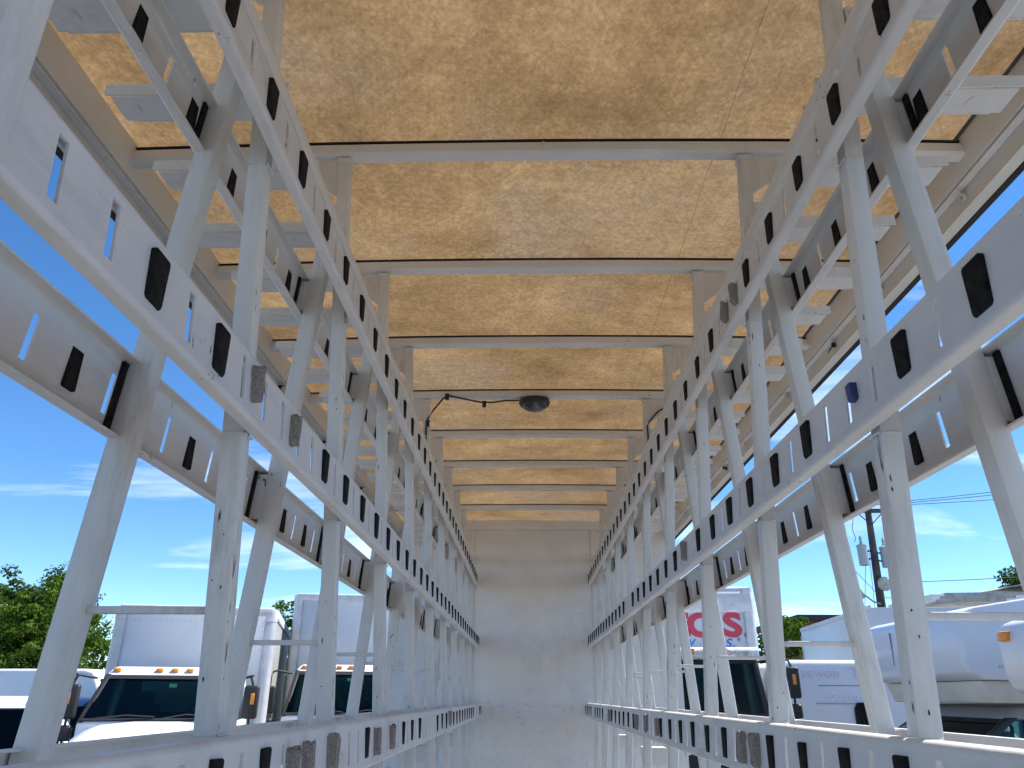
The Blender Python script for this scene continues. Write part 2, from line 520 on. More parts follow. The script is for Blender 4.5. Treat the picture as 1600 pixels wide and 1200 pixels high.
# roof sheet (arched)
rs = MB()
nx, ny = 24, 60
vs = []
for j in range(ny + 1):
    y = Y0 + (YB + 0.03 - Y0) * j / ny
    for i in range(nx + 1):
        x = -1.068 + 2.136 * i / nx
        sag = 0.004 * noise.noise(Vector((x * 2.2, y * 2.2, 3.1)))
        vs.append((x, y, 1.306 + arch(x) + sag))
fs = [(j * (nx + 1) + i, j * (nx + 1) + i + 1, (j + 1) * (nx + 1) + i + 1, (j + 1) * (nx + 1) + i) for j in range(ny) for i in range(nx)]
rs.add(vs, fs)
roof = bpart(rs, 'roof_sheet', M['roof'])
# hairline crack running along the sheet
ck = MB()
pts = []
for j in range(80):
    y = 0.2 + 5.85 * j / 79
    x = 0.452 - 0.005 * (y - 1) + 0.006 * noise.noise(Vector((y * 5, 0, 9)))
    pts.append((x, y, 1.299 + arch(x)))
ck.tube(pts, 0.0005, 5)
ck.build('crack', M['crackm'], roof)

# roof bows with hanging joint plates
BH, BD = 0.036, 0.040
for k, d in enumerate(FR):
    mb = MB()
    nseg = 16
    rings = []
    for i in range(nseg + 1):
        x = -1.07 + 2.14 * i / nseg
        zb = ZB - 0.012 + arch(x)
        a = 0.006
        rings.append([(x, d - BD + a, zb), (x, d - a, zb), (x, d, zb + a), (x, d, zb + BH - a), (x, d - a, zb + BH), (x, d - BD + a, zb + BH), (x, d - BD, zb + BH - a), (x, d - BD, zb + a)])
    mb.loft(rings)
    b_ = bpart(mb, 'roof_bow', M['bow'])
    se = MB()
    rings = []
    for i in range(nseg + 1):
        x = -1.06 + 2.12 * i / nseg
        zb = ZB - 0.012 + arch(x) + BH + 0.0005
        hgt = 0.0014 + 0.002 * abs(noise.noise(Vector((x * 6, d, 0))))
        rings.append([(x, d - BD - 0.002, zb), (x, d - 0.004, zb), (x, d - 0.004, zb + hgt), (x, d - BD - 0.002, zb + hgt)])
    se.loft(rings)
    se.build('dark_gap_strip', M['seal'], b_)  # thin dark strip in the gap between bow and roof sheet
    if abs(d - D0) < 3.5:
        wd = MB(); wd.box(-0.002, 0.002, d - BD - 0.0015, d - BD, ZB + 0.006, ZB + 0.036); wd.build('weld_seam', M['siderail'], b_)

# side rails of the roof (stepped profile) and weather seal
for s in (-1, 1):
    prof = [(1.045, 1.30), (1.062, 1.226), (1.088, 1.222), (1.088, 1.165), (1.120, 1.163), (1.150, 1.19), (1.155, 1.335), (1.055, 1.335)]
    mb = MB()
    mb.loft([[(s * x, y, z) for x, z in prof] for y in (Y0, YB + 0.04)])
    sr = bpart(mb, 'roof_side_rail', M['siderail'])
    mb = MB(); mb.box(min(s * 1.121, s * 1.138), max(s * 1.121, s * 1.138), Y0, YB + 0.03, 1.160, 1.172)
    mb.build('weather_seal', M['seal'], sr)
    mb = MB(); mb.box(min(s * 1.066, s * 1.087), max(s * 1.066, s * 1.087), Y0, YB, 1.2165, 1.2205)
    mb.build('drip_strip', M['bow'], sr)
    # torn clips hanging off the rail
    for q in range(9 if s > 0 else 5):
        y = 1.05 + (0.52 if s > 0 else 0.9) * q + rnd.uniform(-0.1, 0.1)
        mb = MB()
        mb.lathe((s * 1.086, y, 1.197), (-s, 0, -0.3), [(0.010, 0), (0.010, 0.008), (0.004, 0.009)], 8)
        for t_ in range(5):
            a = rnd.uniform(0, 6.28); ln = rnd.uniform(0.015, 0.035)
            p = Vector((s * 1.080, y, 1.197)); e = p + Vector((-s * 0.012, math.cos(a) * ln, math.sin(a) * ln))
            wv = Vector((0, -math.sin(a), math.cos(a))) * 0.004
            mb.add([p - wv, p + wv, e + wv * 0.7, e - wv * 0.7], [(0, 1, 2, 3)])
        mb.build('torn_clip', M['seal'] if s < 0 or q % 3 == 0 else M['siderail'], sr)

# bulkhead: the flat front wall with a shallow frame
mb = MB(); mb.box(-1.12, 1.12, YB, YB + 0.05, -1.12, 1.33)
bulk = bpart(mb, 'bulkhead', M['bulk'])
mb = MB()
mb.box(-1.10, 1.10, YB - 0.016, YB - 0.001, 1.245, 1.322)
for s in (-1, 1):
    mb.box(min(s * 0.463, s * 0.50), max(s * 0.463, s * 0.50), YB - 0.014, YB - 0.001, -1.1, 1.244)
mb.build('frame_trim', M['bow'], bulk, bevel=0.003)
# scuffs and gouges: thin scrapes of old paint and dirt
def scrape(x, z, ln, a, wd, mat):
    mb = MB()
    n_ = max(3, int(ln / 0.012))
    top, bot = [], []
    for i in range(n_ + 1):
        t_ = i / n_
        jx = rnd.uniform(-1, 1) * wd * 0.8
        w_ = wd * math.sin(math.pi * min(0.97, max(0.03, t_))) * rnd.uniform(0.4, 1.1)
        cx_, cz_ = x + (t_ - .5) * ln * math.cos(a) - jx * math.sin(a), z + (t_ - .5) * ln * math.sin(a) + jx * math.cos(a)
        top.append((cx_ - w_ * math.sin(a), YB - 0.0012, cz_ + w_ * math.cos(a)))
        bot.append((cx_ + w_ * math.sin(a), YB - 0.0012, cz_ - w_ * math.cos(a)))
    vs_ = top + bot
    mb.add(vs_, [(i, i + 1, n_ + 2 + i, n_ + 1 + i) for i in range(n_)])
    mb.build('scrape', mat, bulk, smooth=False)


for q in range(26):
    scrape(rnd.uniform(-0.42, 0.42), rnd.uniform(-0.45, 1.0), rnd.uniform(0.02, 0.10), rnd.choice([0.1, -0.25, 1.1, 1.5, 0.7]) + rnd.uniform(-.2, .2), rnd.uniform(0.0008, 0.002), M['tarp'] if q % 3 == 0 else M['scuff'])
for q in range(22):
    scrape(-0.28 + 0.6 * q / 22 + rnd.uniform(-.02, .02), -0.055 + rnd.uniform(-.02, .02), rnd.uniform(0.02, 0.06), rnd.uniform(-.5, .5), rnd.uniform(0.001, 0.003), M['scuff'])
for q in range(4):
    scrape(-0.10 + 0.012 * q, -0.20 + 0.008 * q, 0.05, 0.9, 0.002, M['scuff'])
for q in range(46):
    scrape(rnd.uniform(-.40, .40), -0.46 + 0.42 * rnd.random() ** 1.4, rnd.uniform(.012, .06), rnd.choice([0.0, 0.3, -0.4, 1.2, 1.5]) + rnd.uniform(-.3, .3), rnd.uniform(.0008, .0022), M['tarp'] if q % 3 else M['scuff'])

# deck and chassis below
mb = MB(); mb.box(-1.10, 1.10, Y0, YB, -1.17, -1.10)
bpart(mb, 'deck', M['deck'])
for s in (-1, 1):
    mb = MB(); mb.box(s * 0.43 - 0.04, s * 0.43 + 0.04, Y0, YB + 2.2, -1.40, -1.171)
    bpart(mb, 'chassis_rail', M['steel'])
    for y in (0.6, YB + 1.4):
        mb = MB()
        mb.lathe((s * 0.78, y, GZ + 0.48), (s, 0, 0), [(0.25, -0.13), (0.44, -0.13), (0.48, -0.08), (0.48, 0.08), (0.44, 0.13), (0.25, 0.13)], 24)
        wo = bpart(mb, 'wheel', M['tyre'])
        mb = MB(); mb.lathe((s * 0.78, y, GZ + 0.48), (s, 0, 0), [(0.248, -0.12), (0.248, 0.10), (0.08, 0.14)], 20)
        mb.build('rim', M['rim'], wo)
for y in (0.6, YB + 1.4):
    mb = MB(); mb.tube([(-0.7, y, GZ + 0.48), (0.7, y, GZ + 0.48)], 0.06, 10)
    mb.box(-0.39, 0.39, y - 0.05, y + 0.05, GZ + 0.50, -1.30)
    bpart(mb, 'axle', M['steel'])


# ------------------------------------------------------------------ racks
def xin(z): return 0.430 + 0.060 * z          # centre of inner posts
def xout(z): return 0.607 - 0.082 * z         # centre of outer posts


PAD_P = 0.1685


def pad_mesh(name, hy, hz, back, front, ch, mat):
    """rubber block seen along +u (front is towards -u); local axes: x = -u, y, z"""
    out = [(-hy + ch, -hz), (hy - ch, -hz), (hy, -hz + ch), (hy, hz - ch), (hy - ch, hz), (-hy + ch, hz), (-hy, hz - ch), (-hy, -hz + ch)]
    mb = MB()
    i_ = 0.002
    rings = [[(-back, a, b) for a, b in out], [(front - 0.002, a, b) for a, b in out],
             [(front, a * (1 - i_ / hy), b * (1 - i_ / hz)) for a, b in out]]
    mb.loft(rings)
    return mb.mesh(name, mat, ang=50)


PAD_IN = pad_mesh('rubber_pad', 0.0165, 0.0290, 0.010, 0.0050, 0.0030, M['rubber'])
PAD_LOW = pad_mesh('rubber_pad', 0.0165, 0.0290, 0.010, 0.0035, 0.0012, M['rubber'])
PAD_OUT = pad_mesh('rubber_pad', 0.0130, 0.0300, 0.005, 0.009, 0.002, M['rubber'])


def foam_mesh(seed):
    r_ = random.Random(seed)
    mb = MB()
    hy, hz = 0.0085, 0.025
    rings = []
    for f_, sc in ((-0.004, 1.0), (0.006, 1.05), (0.011, 0.95), (0.014, 0.7)):
        ring = []
        for a, b in [(-1, -0.8), (-0.6, -1), (0.6, -1), (1, -0.8), (1.05, 0), (1, 0.7), (0.4, 1), (-0.7, 1), (-1, 0.85), (-1, 0)]:
            ring.append((f_ + r_.uniform(-.002, .002), a * hy * sc + r_.uniform(-.0022, .0022), b * hz * (0.9 + 0.1 * sc) + r_.uniform(-.003, .003)))
        rings.append(ring)
    mb.loft(rings)
    return mb.mesh('felt_pad', M['foam'], ang=60)


FOAM = [foam_mesh(i) for i in range(4)]


def make_rail(rack, name, s, xw, zb, zt, y0, y1, slots, mat, inward, lean=0.0, fl=0.020, label=None):
    """slotted C section rail. s side, xw |x| of web face, flanges go to +u.
    inward True: web faces the aisle (u grows outwards)."""
    sg = 1 if inward else -1
    zm = (zb + zt) / 2

    def P(u, y, z):
        return (s * (xw + sg * u + lean * (z - zm)), y, z)
    t = 0.003
    r_ = 0.007
    mb = MB()
    # flanges with rounded bends, outer and inner skins
    for top in (True, False):
        ze, sgn = (zt, -1) if top else (zb, 1)
        outer = [(fl, ze), (r_, ze)]
        for a in (22.5, 45, 67.5):
            outer.append((r_ - r_ * math.sin(R(a)), ze + sgn * (r_ - r_ * math.cos(R(a)))))
        outer.append((0, ze + sgn * r_))
        ri = r_ - t
        inner = [(fl, ze + sgn * t), (r_, ze + sgn * t)]
        for a in (22.5, 45, 67.5):
            inner.append((r_ - ri * math.sin(R(a)), ze + sgn * (r_ - ri * math.cos(R(a)))))
        inner.append((t, ze + sgn * r_))
        loop = outer + inner[::-1]
        mb.loft([[P(u, y, z) for u, z in loop] for y in (y0, y1)])
    # web grid with through slots
    zlo, zhi = zb + r_, zt - r_
    h0, h1 = zm - 0.030, zm + 0.030
    cuts = [y0]
    holes = []
    for c, hw in sorted(slots):
        if c - hw > cuts[-1] + 0.002 and c + hw < y1:
            holes.append(len(cuts))
            cuts += [c - hw, c + hw]
    cuts.append(y1)
    zs = [zlo, h0, h1, zhi]
    idx = {}
    vs = []
    for i, y in enumerate(cuts):
        for j, z in enumerate(zs):
            for k, u in enumerate((0, t)):
                idx[i, j, k] = len(vs); vs.append(P(u, y, z))
    fs = []
    hs = set(holes)
    for i in range(len(cuts) - 1):
        for j in range(3):
            if j == 1 and i in hs:
                fs.append((idx[i, 1, 0], idx[i, 2, 0], idx[i, 2, 1], idx[i, 1, 1]))
                fs.append((idx[i + 1, 1, 0], idx[i + 1, 2, 0], idx[i + 1, 2, 1], idx[i + 1, 1, 1]))
                fs.append((idx[i, 1, 0], idx[i + 1, 1, 0], idx[i + 1, 1, 1], idx[i, 1, 1]))
                fs.append((idx[i, 2, 0], idx[i + 1, 2, 0], idx[i + 1, 2, 1], idx[i, 2, 1]))
                continue
            for k in (0, 1):
                fs.append((idx[i, j, k], idx[i + 1, j, k], idx[i + 1, j + 1, k], idx[i, j + 1, k]))
    mb.add(vs, fs)
    o = mb.build(name, mat, rack, ang=30)
    if label: o['label'] = label
    o['_xw'] = xw
    return o, P, zm


def place_pad(rail, me, name, s, P, y, zm, inward, rot=0.0, dz=0.0, scale=1.0):
    o = obj(name, me, rail)
    face = -s if inward else s            # +x local points out of the web face
    o.location = P(0, y, zm + dz)
    o.rotation_euler = (rot, 0, 0 if face > 0 else math.pi)
    o.scale = (scale, scale, scale)
    return o


def build_rack(s, name, label):
    rack = empty(name, (0, 0, 0))
    tag(rack, label, 'glass rack', 'glass racks along the truck sides')
    left = s < 0
    ptop = ZB - 0.008

    def X(a, b): return (min(s * a, s * b), max(s * a, s * b))
    # posts and ties at each frame
    for k, d in enumerate(FR):
        yc = d - 0.019
        mb = MB()
        mb.loft([rrect(s * (xin(-1.10) + .002), yc, 0.0152, 0.0152, 0.0035, -1.10), rrect(s * (xin(ptop) + .002), yc, 0.0152, 0.0152, 0.0035, ptop)])
        ip = mb.build('inner_post', M['rack'], rack)
        ex = (0.028 if left else 0.016) if d < 1.2 else 0.008
        mb = MB()
        zt = 1.12
        mb.loft([rrect(s * (xout(-1.10) + ex), yc, 0.0172, 0.0175, 0.004, -1.10), rrect(s * (xout(zt) + ex), yc, 0.0172, 0.0175, 0.004, zt)])
        mb.build('outer_post', M['rack'], rack)
        z = 0.098 + rnd.uniform(-.004, .004)
        x0, x1 = X(xin(z) + 0.0165, xout(z) + ex - 0.0168)
        mb = MB(); mb.box(x0, x1, yc - 0.005, yc + 0.005, z - 0.0048, z + 0.0048)
        mb.build('tie_bar', M['rack'], rack, bevel=0.002)
        z = -0.55
        x0, x1 = X(xin(z) + 0.0165, xout(z) + ex - 0.0168)
        mb = MB(); mb.box(x0, x1, yc - 0.012, yc + 0.012, z - 0.012, z + 0.012)
        mb.build('tie_bar', M['rack'], rack, bevel=0.002)
        # weld beads where the rails cross, and paint chips along the corners
        if d > 0.5:
            mb = MB()
            for zb_, zt_ in ((0.795, 0.884), (0.336, 0.430), (-0.142, -0.046)):
                for zz_ in (zb_ - 0.001, zt_ + 0.001):
                    xa = xin(zz_) + 0.002 - 0.0152 - 0.0018
                    pts = [(s * (xa + rnd.uniform(-.001, .001)), yc - 0.0148 + 0.0296 * i / 8, zz_ + rnd.uniform(-.0012, .0012)) for i in range(9)]
                    mb.tube(pts, 0.0017, 6)
                    pts = [(s * (xa + 0.003 + 0.027 * i / 8), yc - 0.0160, zz_ + rnd.uniform(-.0012, .0012)) for i in range(9)]
                    mb.tube(pts, 0.0014, 6)
            tag(mb.build('weld_beads', M['rack'], ip), kind='stuff')
        if 0.5 < d < 3.5:
            mb = MB()
            zc_ = [rnd.uniform(-0.03, 0.32), rnd.uniform(0.46, 0.76), rnd.uniform(-0.03, 0.2)]
            for q in range(15):
                z = min(0.77, max(-0.04, rnd.choice(zc_) + rnd.gauss(0, 0.04)))
                if 0.31 < z < 0.45: continue
                hgt = rnd.uniform(0.003, 0.016) if q % 5 else rnd.uniform(0.02, 0.05)
                wd_ = rnd.uniform(0.0008, 0.0022)
                xc_ = xin(z) + 0.002
                if q % 3:      # corner between front and aisle faces, on the aisle face
                    xx = s * (xc_ - 0.0152 - 0.0003); y_ = yc - 0.0152 + 0.0035 + rnd.uniform(0, .003)
                    P4 = [(xx, y_, z), (xx, y_ + wd_, z + hgt * .3), (xx, y_ + wd_ * .7, z + hgt), (xx, y_ - .0006, z + hgt * .7)]
                else:
                    yy = yc - 0.0152 - 0.0003; x_ = s * (xc_ + rnd.uniform(-0.011, 0.012)); hgt *= .5
                    P4 = [(x_, yy, z), (x_ + wd_, yy, z + hgt * .3), (x_ + wd_ * .6, yy, z + hgt), (x_ - .001, yy, z + hgt * .6)]
                mb.add(P4, [(0, 1, 2, 3)])
            tag(mb.build('paint_chips', M['chip'], ip, smooth=False), kind='stuff')
        # triangular gusset between hanger, outer post and bow
        mb = MB()
        a, b = xin(1.2) + 0.016, xin(1.2) + 0.16
        tri = [(a, ptop - 0.002), (b, ptop - 0.002), (a - 0.006, ptop - 0.115)]
        mb.loft([[(s * x, yy, z) for x, z in tri] for yy in (d - 0.030, d - 0.026)])
        mb.build('gusset', M['rack'], rack)
        # weld collar on the hanger
        if 0 <= k:
            mb = MB(); mb.loft([rrect(s * (xin(ptop - .012) + .002), yc, 0.0168, 0.0168, 0.004, ptop - 0.012), rrect(s * (xin(ptop) + .002), yc, 0.0185, 0.0185, 0.004, ptop + 0.0005)])
            mb.build('weld_collar', M['rack'], ip)
    # longitudinal chord along the tops of the posts
    x0, x1 = X(0.476, 0.508)
    mb = MB(); mb.box(x0, x1, Y0, YB - 0.016, 0.984, 1.018)
    mb.build('top_chord', M['bow'], rack, bevel=0.003)
    # arms resting on the chord: pressed channels with two slots
    yk = 0.67 - 0.218 * 11
    while yk < 5.9:
        y = yk + rnd.uniform(-.008, .008)
        xe = 0.835 + rnd.uniform(-.02, .03)
        zf = 1.0185
        mb = MB()
        lo = [(s * 0.482, y - 0.030, zf), (s * 0.482, y + 0.030, zf), (s * (xe - 0.012), y + 0.030, zf), (s * (xe - 0.012), y - 0.030, zf)]
        mb.hexa(lo, [(a, b, c + 0.003) for a, b, c in lo])
        lo = [(s * 0.482, y - 0.034, zf), (s * 0.482, y - 0.0305, zf), (s * xe, y - 0.0305, zf + 0.004), (s * xe, y - 0.034, zf + 0.004)]
        mb.hexa(lo, [(a, b, zf + 0.028) for a, b, c in lo])
        lo = [(s * 0.482, y + 0.0305, zf), (s * 0.482, y + 0.034, zf), (s * (xe - 0.03), y + 0.034, zf), (s * (xe - 0.03), y + 0.0305, zf)]
        mb.hexa(lo, [(a, b, zf + 0.022) for a, b, c in lo])
        arm = mb.build('top_arm', M['rack'], rack, ang=20)
        for xs in (0.70, 0.775):
            mb = MB()
            pts = [(s * (xs + 0.006 * math.cos(q)), y + 0.012 * math.sin(q), zf - 0.0012) for q in [i * math.pi / 4 for i in range(8)]]
            mb.add(pts, [tuple(range(8))])
            mb.build('bolt_slot', M['siderail'], arm, smooth=False)
        yk += 0.218
    # rails
    def mid(y0, n0, n1, p): return [y0 + p * (k + 0.5) for k in range(n0, n1)]
    y1 = YB - 0.018
    NK = range(-14, 34)

    def inner(nm, xw, zb, zt, yp, absent, foams, extra_slots=(), lean=0.06, label=None):
        pads = [yp + PAD_P * k for k in NK if k not in absent and Y0 + .1 < yp + PAD_P * k < y1 - .03]
        sl = [(yp + PAD_P * (k + 0.5), 0.0068) for k in NK]
        sl += [(yp + PAD_P * k, 0.0068) for k in NK if k in absent]
        sl = [q for q in sl if Y0 + .1 < q[0] < y1 - .03]
        ra, P, zm = make_rail(rack, nm, s, xw, zb, zt, Y0, y1, sl, M['rail'], True, lean, label=label)
        for y in pads:
            place_pad(ra, PAD_LOW if zm < 0 else PAD_IN, 'rubber_pad', s, P, y, zm + rnd.uniform(-.0018, .0018), True, rot=rnd.gauss(0, .018), scale=rnd.uniform(.94, 1.03))
        for i, (y, rot, dz, sc) in enumerate(foams):
            place_pad(ra, FOAM[i % 4], 'felt_pad', s, P, y, zm, True, rot=rot, dz=dz, scale=sc)
        return ra, P, zm

    def outer(nm, xw, zb, zt, yp, p, lean=-0.082, label=None, plain=False):
        ks = range(-15, 30)
        sl = [] if plain else [(yp + p * (k + 0.5), 0.0068) for k in ks]
        sl = [q for q in sl if Y0 + .1 < q[0] < y1 - .03]
        ra, P, zm = make_rail(rack, nm, s, xw, zb, zt, Y0, y1, sl, M['rail'], False, lean, fl=0.022, label=label)
        for k in ([] if plain else ks):
            y = yp + p * k
            if Y0 + .1 < y < y1 - .03:
                place_pad(ra, PAD_OUT, 'rubber_pad', s, P, y, zm, False)
        # rubber wedge between web and each post
        for d in FR:
            if d > y1 - .03 or plain: continue
            UW = xw - (xout((zb + zt) / 2) + 0.0165 + ((0.028 if left else 0.016) if d < 1.2 else 0.008)) + 0.001
            UW = max(0.006, UW)
            mb = MB()
            lo = [P(0.0035, d - 0.036, zb + 0.010), P(UW, d - 0.036, zb + 0.010), P(UW, d - 0.004, zb + 0.010), P(0.0035, d - 0.004, zb + 0.010)]
            hi = [P(0.0035, d - 0.036, zt - 0.010), P(UW, d - 0.036, zt - 0.010), P(UW, d - 0.004, zt - 0.010), P(0.0035, d - 0.004, zt - 0.010)]
            mb.hexa(lo, hi)
            mb.build('spacer', M['rail'], ra)
            mb = MB()
            lo = [P(0.0032, d - 0.050, zb + 0.006), P(0.008, d - 0.050, zb + 0.006), P(0.008, d - 0.038, zb + 0.006), P(0.0032, d - 0.038, zb + 0.006)]
            hi = [P(0.0032, d - 0.050, zt - 0.006), P(0.008, d - 0.050, zt - 0.006), P(0.008, d - 0.038, zt - 0.006), P(0.0032, d - 0.038, zt - 0.006)]
            mb.hexa(lo, hi)
            mb.build('rubber_strip', M['rubber'], ra)
        return ra

    if left:
        inner('inner_rail', 0.432, 0.795, 0.884, 0.7215, (), [], label='upper slotted rail on the aisle side')
        inner('inner_rail', 0.413, 0.336, 0.430, 0.647, (0, ) and (-1, -2, -3, 2, 3), [(0.935, 0.06, 0.004, 1.0), (1.115, -0.05, 0.0, 1.0)], label='middle slotted rail on the aisle side')
        inner('inner_rail', 0.383, -0.142, -0.046, 0.91, (2, 3, 4, 6, 11, 12, 26, 27, 28), [(1.185, 0.03, -.004, 1.15), (1.265, 0.05, 0.0, 1.15), (1.425, -0.06, 0.004, 1.15), (1.845, 0.0, 0.0, 1), (2.045, 0.02, 0.0, 1), (3.55, 0.0, 0.008, 1)], label='lower slotted rail on the aisle side')
        outer('outer_rail', 0.626, 0.328, 0.443, 0.872, 0.1797)
        outer('outer_rail', 0.586, 0.818, 0.914, 0.773, 0.177)
        outer('sill_rail', 0.668, -0.160, -0.060, 0.90, 0.1885, plain=True)
        # plumb end post close by, painted, standing on the aisle side of the rails
        mb = MB()
        mb.loft([rrect(-0.430, 0.400, 0.024, 0.020, 0.006, -1.10), rrect(-0.430, 0.400, 0.024, 0.020, 0.006, 1.24)])
        ep = mb.build('end_post', M['rack'], rack)
    else:
        inner('inner_rail', 0.432, 0.800, 0.892, 0.750, (5,), [(1.515, 0.05, 0, 1), (1.60, -0.06, 0, 1)], label='upper slotted rail on the aisle side')
        ra, P, zm = inner('inner_rail', 0.413, 0.340, 0.434, 0.675, (2, 9, 17), [(2.20, 0.0, 0.002, 1.0)], label='middle slotted rail on the aisle side')
        mb = MB(); mb.box(-0.004, 0.010, -0.008, 0.008, -0.013, 0.013)
        o = mb.build('blue_clip', M['blue'], ra, bevel=0.002)
        o.location = P(0, 0.985, zm + 0.006); o.rotation_euler = (0.12, 0, math.pi)
        inner('inner_rail', 0.383, -0.138, -0.042, 1.14, (3, 10, 12, 20, 25), [(1.555, 0.03, 0, 1.1), (1.650, -0.04, 0, 1.1), (2.70, 0.0, 0, 1), (2.95, 0, 0.006, 1), (3.2, 0, 0, 1), (4.25, 0, 0, 1)], label='lower slotted rail on the aisle side')
        outer('outer_rail', 0.624, 0.340, 0.456, 0.888, 0.1795)
        outer('outer_rail', 0.585, 0.821, 0.917, 0.774, 0.177)
        outer('sill_rail', 0.668, -0.152, -0.052, 0.92, 0.1885, plain=True)
    # lower rail and glass ledges near the deck
    inner('inner_rail', 0.352, -0.70, -0.60, 0.70, (), [])
    # stub brackets under the outer rail carrying ledges
    for k, d in enumerate(FR):
        x0, x1 = X(0.675, 0.80)
        mb = MB()
        lo = [(s * 0.672, d - 0.050, -0.245), (s * 0.672, d + 0.010, -0.245), (s * 0.775, d + 0.010, -0.215), (s * 0.775, d - 0.050, -0.215)]
        hi = [(s * 0.672, d - 0.050, -0.190), (s * 0.672, d + 0.010, -0.190), (s * 0.800, d + 0.010, -0.190), (s * 0.800, d - 0.050, -0.190)]
        mb.hexa(lo, hi)
        br = mb.build('ledge_bracket', M['rack'], rack, bevel=0.002)
        if k % 2 == 0:
            x0, x1 = X(0.452, 0.575)
            mb = MB(); mb.box(x0, x1, d - 0.30, d - 0.20, -0.262, -0.205); mb.box(x0 - 0.006, x1 + 0.006, d - 0.306, d - 0.194, -0.2045, -0.198)
            mb.build('low_bracket', M['rack'], rack)
    return rack


RL = build_rack(-1, 'glass_rack', 'slotted white steel rack on the left, bordering the side with the tall green trees')
RR = build_rack(1, 'glass_rack', 'slotted white steel rack on the right with a small blue clip on its middle rail')
for o in bpy.data.objects:
    if '_xw' in o: del o['_xw']

# ------------------------------------------------------------------ dome lamp and its cable
yl = D0 + 3 * DS
lamp = empty('dome_lamp', (-0.008, yl - 0.02, 1.25))
tag(lamp, 'black round dome lamp fixed under a roof bow above the aisle', 'lamp')
mb = MB(); mb.lathe((0, 0, 0.012), (0, 0, -1), [(0.070, 0), (0.072, 0.012), (0.066, 0.022), (0.058, 0.024)], 28)
mb.build('housing', M['cable'], lamp)
mb = MB(); mb.lathe((0, 0, -0.0125), (0, 0, -1), [(0.057, 0), (0.052, 0.010), (0.036, 0.019), (0.014, 0.023)], 28)
mb.build('lens', M['lens'], lamp)

cab_ = empty('lamp_cable', (-0.25, yl, 1.26))
tag(cab_, 'black cable clipped to the roof bow, running left from the dome lamp', 'cable')
pts = [(-0.080, yl - 0.025, 1.262), (-0.14, yl - 0.035, 1.258), (-0.20, yl - 0.042, 1.246), (-0.26, yl - 0.045, 1.247), (-0.33, yl - 0.046, 1.262),
       (-0.405, yl - 0.046, 1.279), (-0.43, yl - 0.046, 1.262), (-0.47, yl - 0.046, 1.208), (-0.495, yl - 0.046, 1.165), (-0.500, yl - 0.046, 1.12), (-0.498, yl - 0.046, 1.04)]
mb = MB(); mb.tube([(x + 0.25, y - yl, z - 1.26) for x, y, z in pts], 0.0042, 8)
mb.build('wire', M['cable'], cab_)
for x, z in ((-0.238, 1.243), (-0.410, 1.279), (-0.494, 1.150)):
    mb = MB(); mb.box(x + 0.25 - 0.009, x + 0.25 + 0.009, -0.053, -0.041, z - 1.26 - 0.022, z - 1.26 + 0.008)
    mb.build('clip', M['cable'], cab_, bevel=0.002)
cab2 = empty('side_cable', (0.50, yl, 1.15))
tag(cab2, 'short black cable looped beside the right hanger post under the roof', 'cable')
mb = MB(); mb.tube([(0.002, -0.04, -0.11), (0.0, -0.045, -0.02), (0.01, -0.045, 0.0), (0.035, -0.045, 0.03), (0.06, -0.04, 0.055), (0.10, -0.035, 0.075)], 0.004, 8)
mb.build('wire', M['cable'], cab2)


# ------------------------------------------------------------------ vehicles
def place(name, loc, rz, label, cat, group=None):
    o = empty(name, (loc[0], loc[1], GZ), R(rz))
    tag(o, label, cat, group)
    return o


def wheel(root, x, y, r_=0.46, wd=0.26):
    mb = MB()
    mb.lathe((x, y, r_), (1, 0, 0), [(r_ * .55, -wd / 2), (r_ * .9, -wd / 2), (r_, -wd * .3), (r_, wd * .3), (r_ * .9, wd / 2), (r_ * .55, wd / 2)], 22)
    wo = mb.build('wheel', M['tyre'], root)
    mb = MB(); mb.lathe((x, y, r_), (1, 0, 0), [(r_ * .54, -wd * .4), (r_ * .54, wd * .4), (r_ * .2, wd * .46)], 16)
    mb.build('rim', M['rim'], wo)


def pane(root, pts, mat, name, thick=0.008, parent=None):
    """a thin slab of glass from 4 corner points"""
    p = [Vector(q) for q in pts]
    nrm = (p[1] - p[0]).cross(p[3] - p[0]).normalized() * thick
    mb = MB(); mb.hexa(p, [q + nrm for q in p])
    return mb.build(name, mat, parent or root, smooth=False)


def bar(root, a, b, wx, wy, name, mat, bevel=0.01):
    """rectangular pillar between two points, section wx by wy (x, y)"""
    a, b = Vector(a), Vector(b)
    mb = MB()
    lo = [a + Vector((i * wx / 2, j * wy / 2, 0)) for i, j in ((-1, -1), (1, -1), (1, 1), (-1, 1))]
    hi = [b + Vector((i * wx / 2, j * wy / 2, 0)) for i, j in ((-1, -1), (1, -1), (1, 1), (-1, 1))]
    mb.hexa(lo, hi)
    return mb.build(name, mat, root, bevel=bevel)


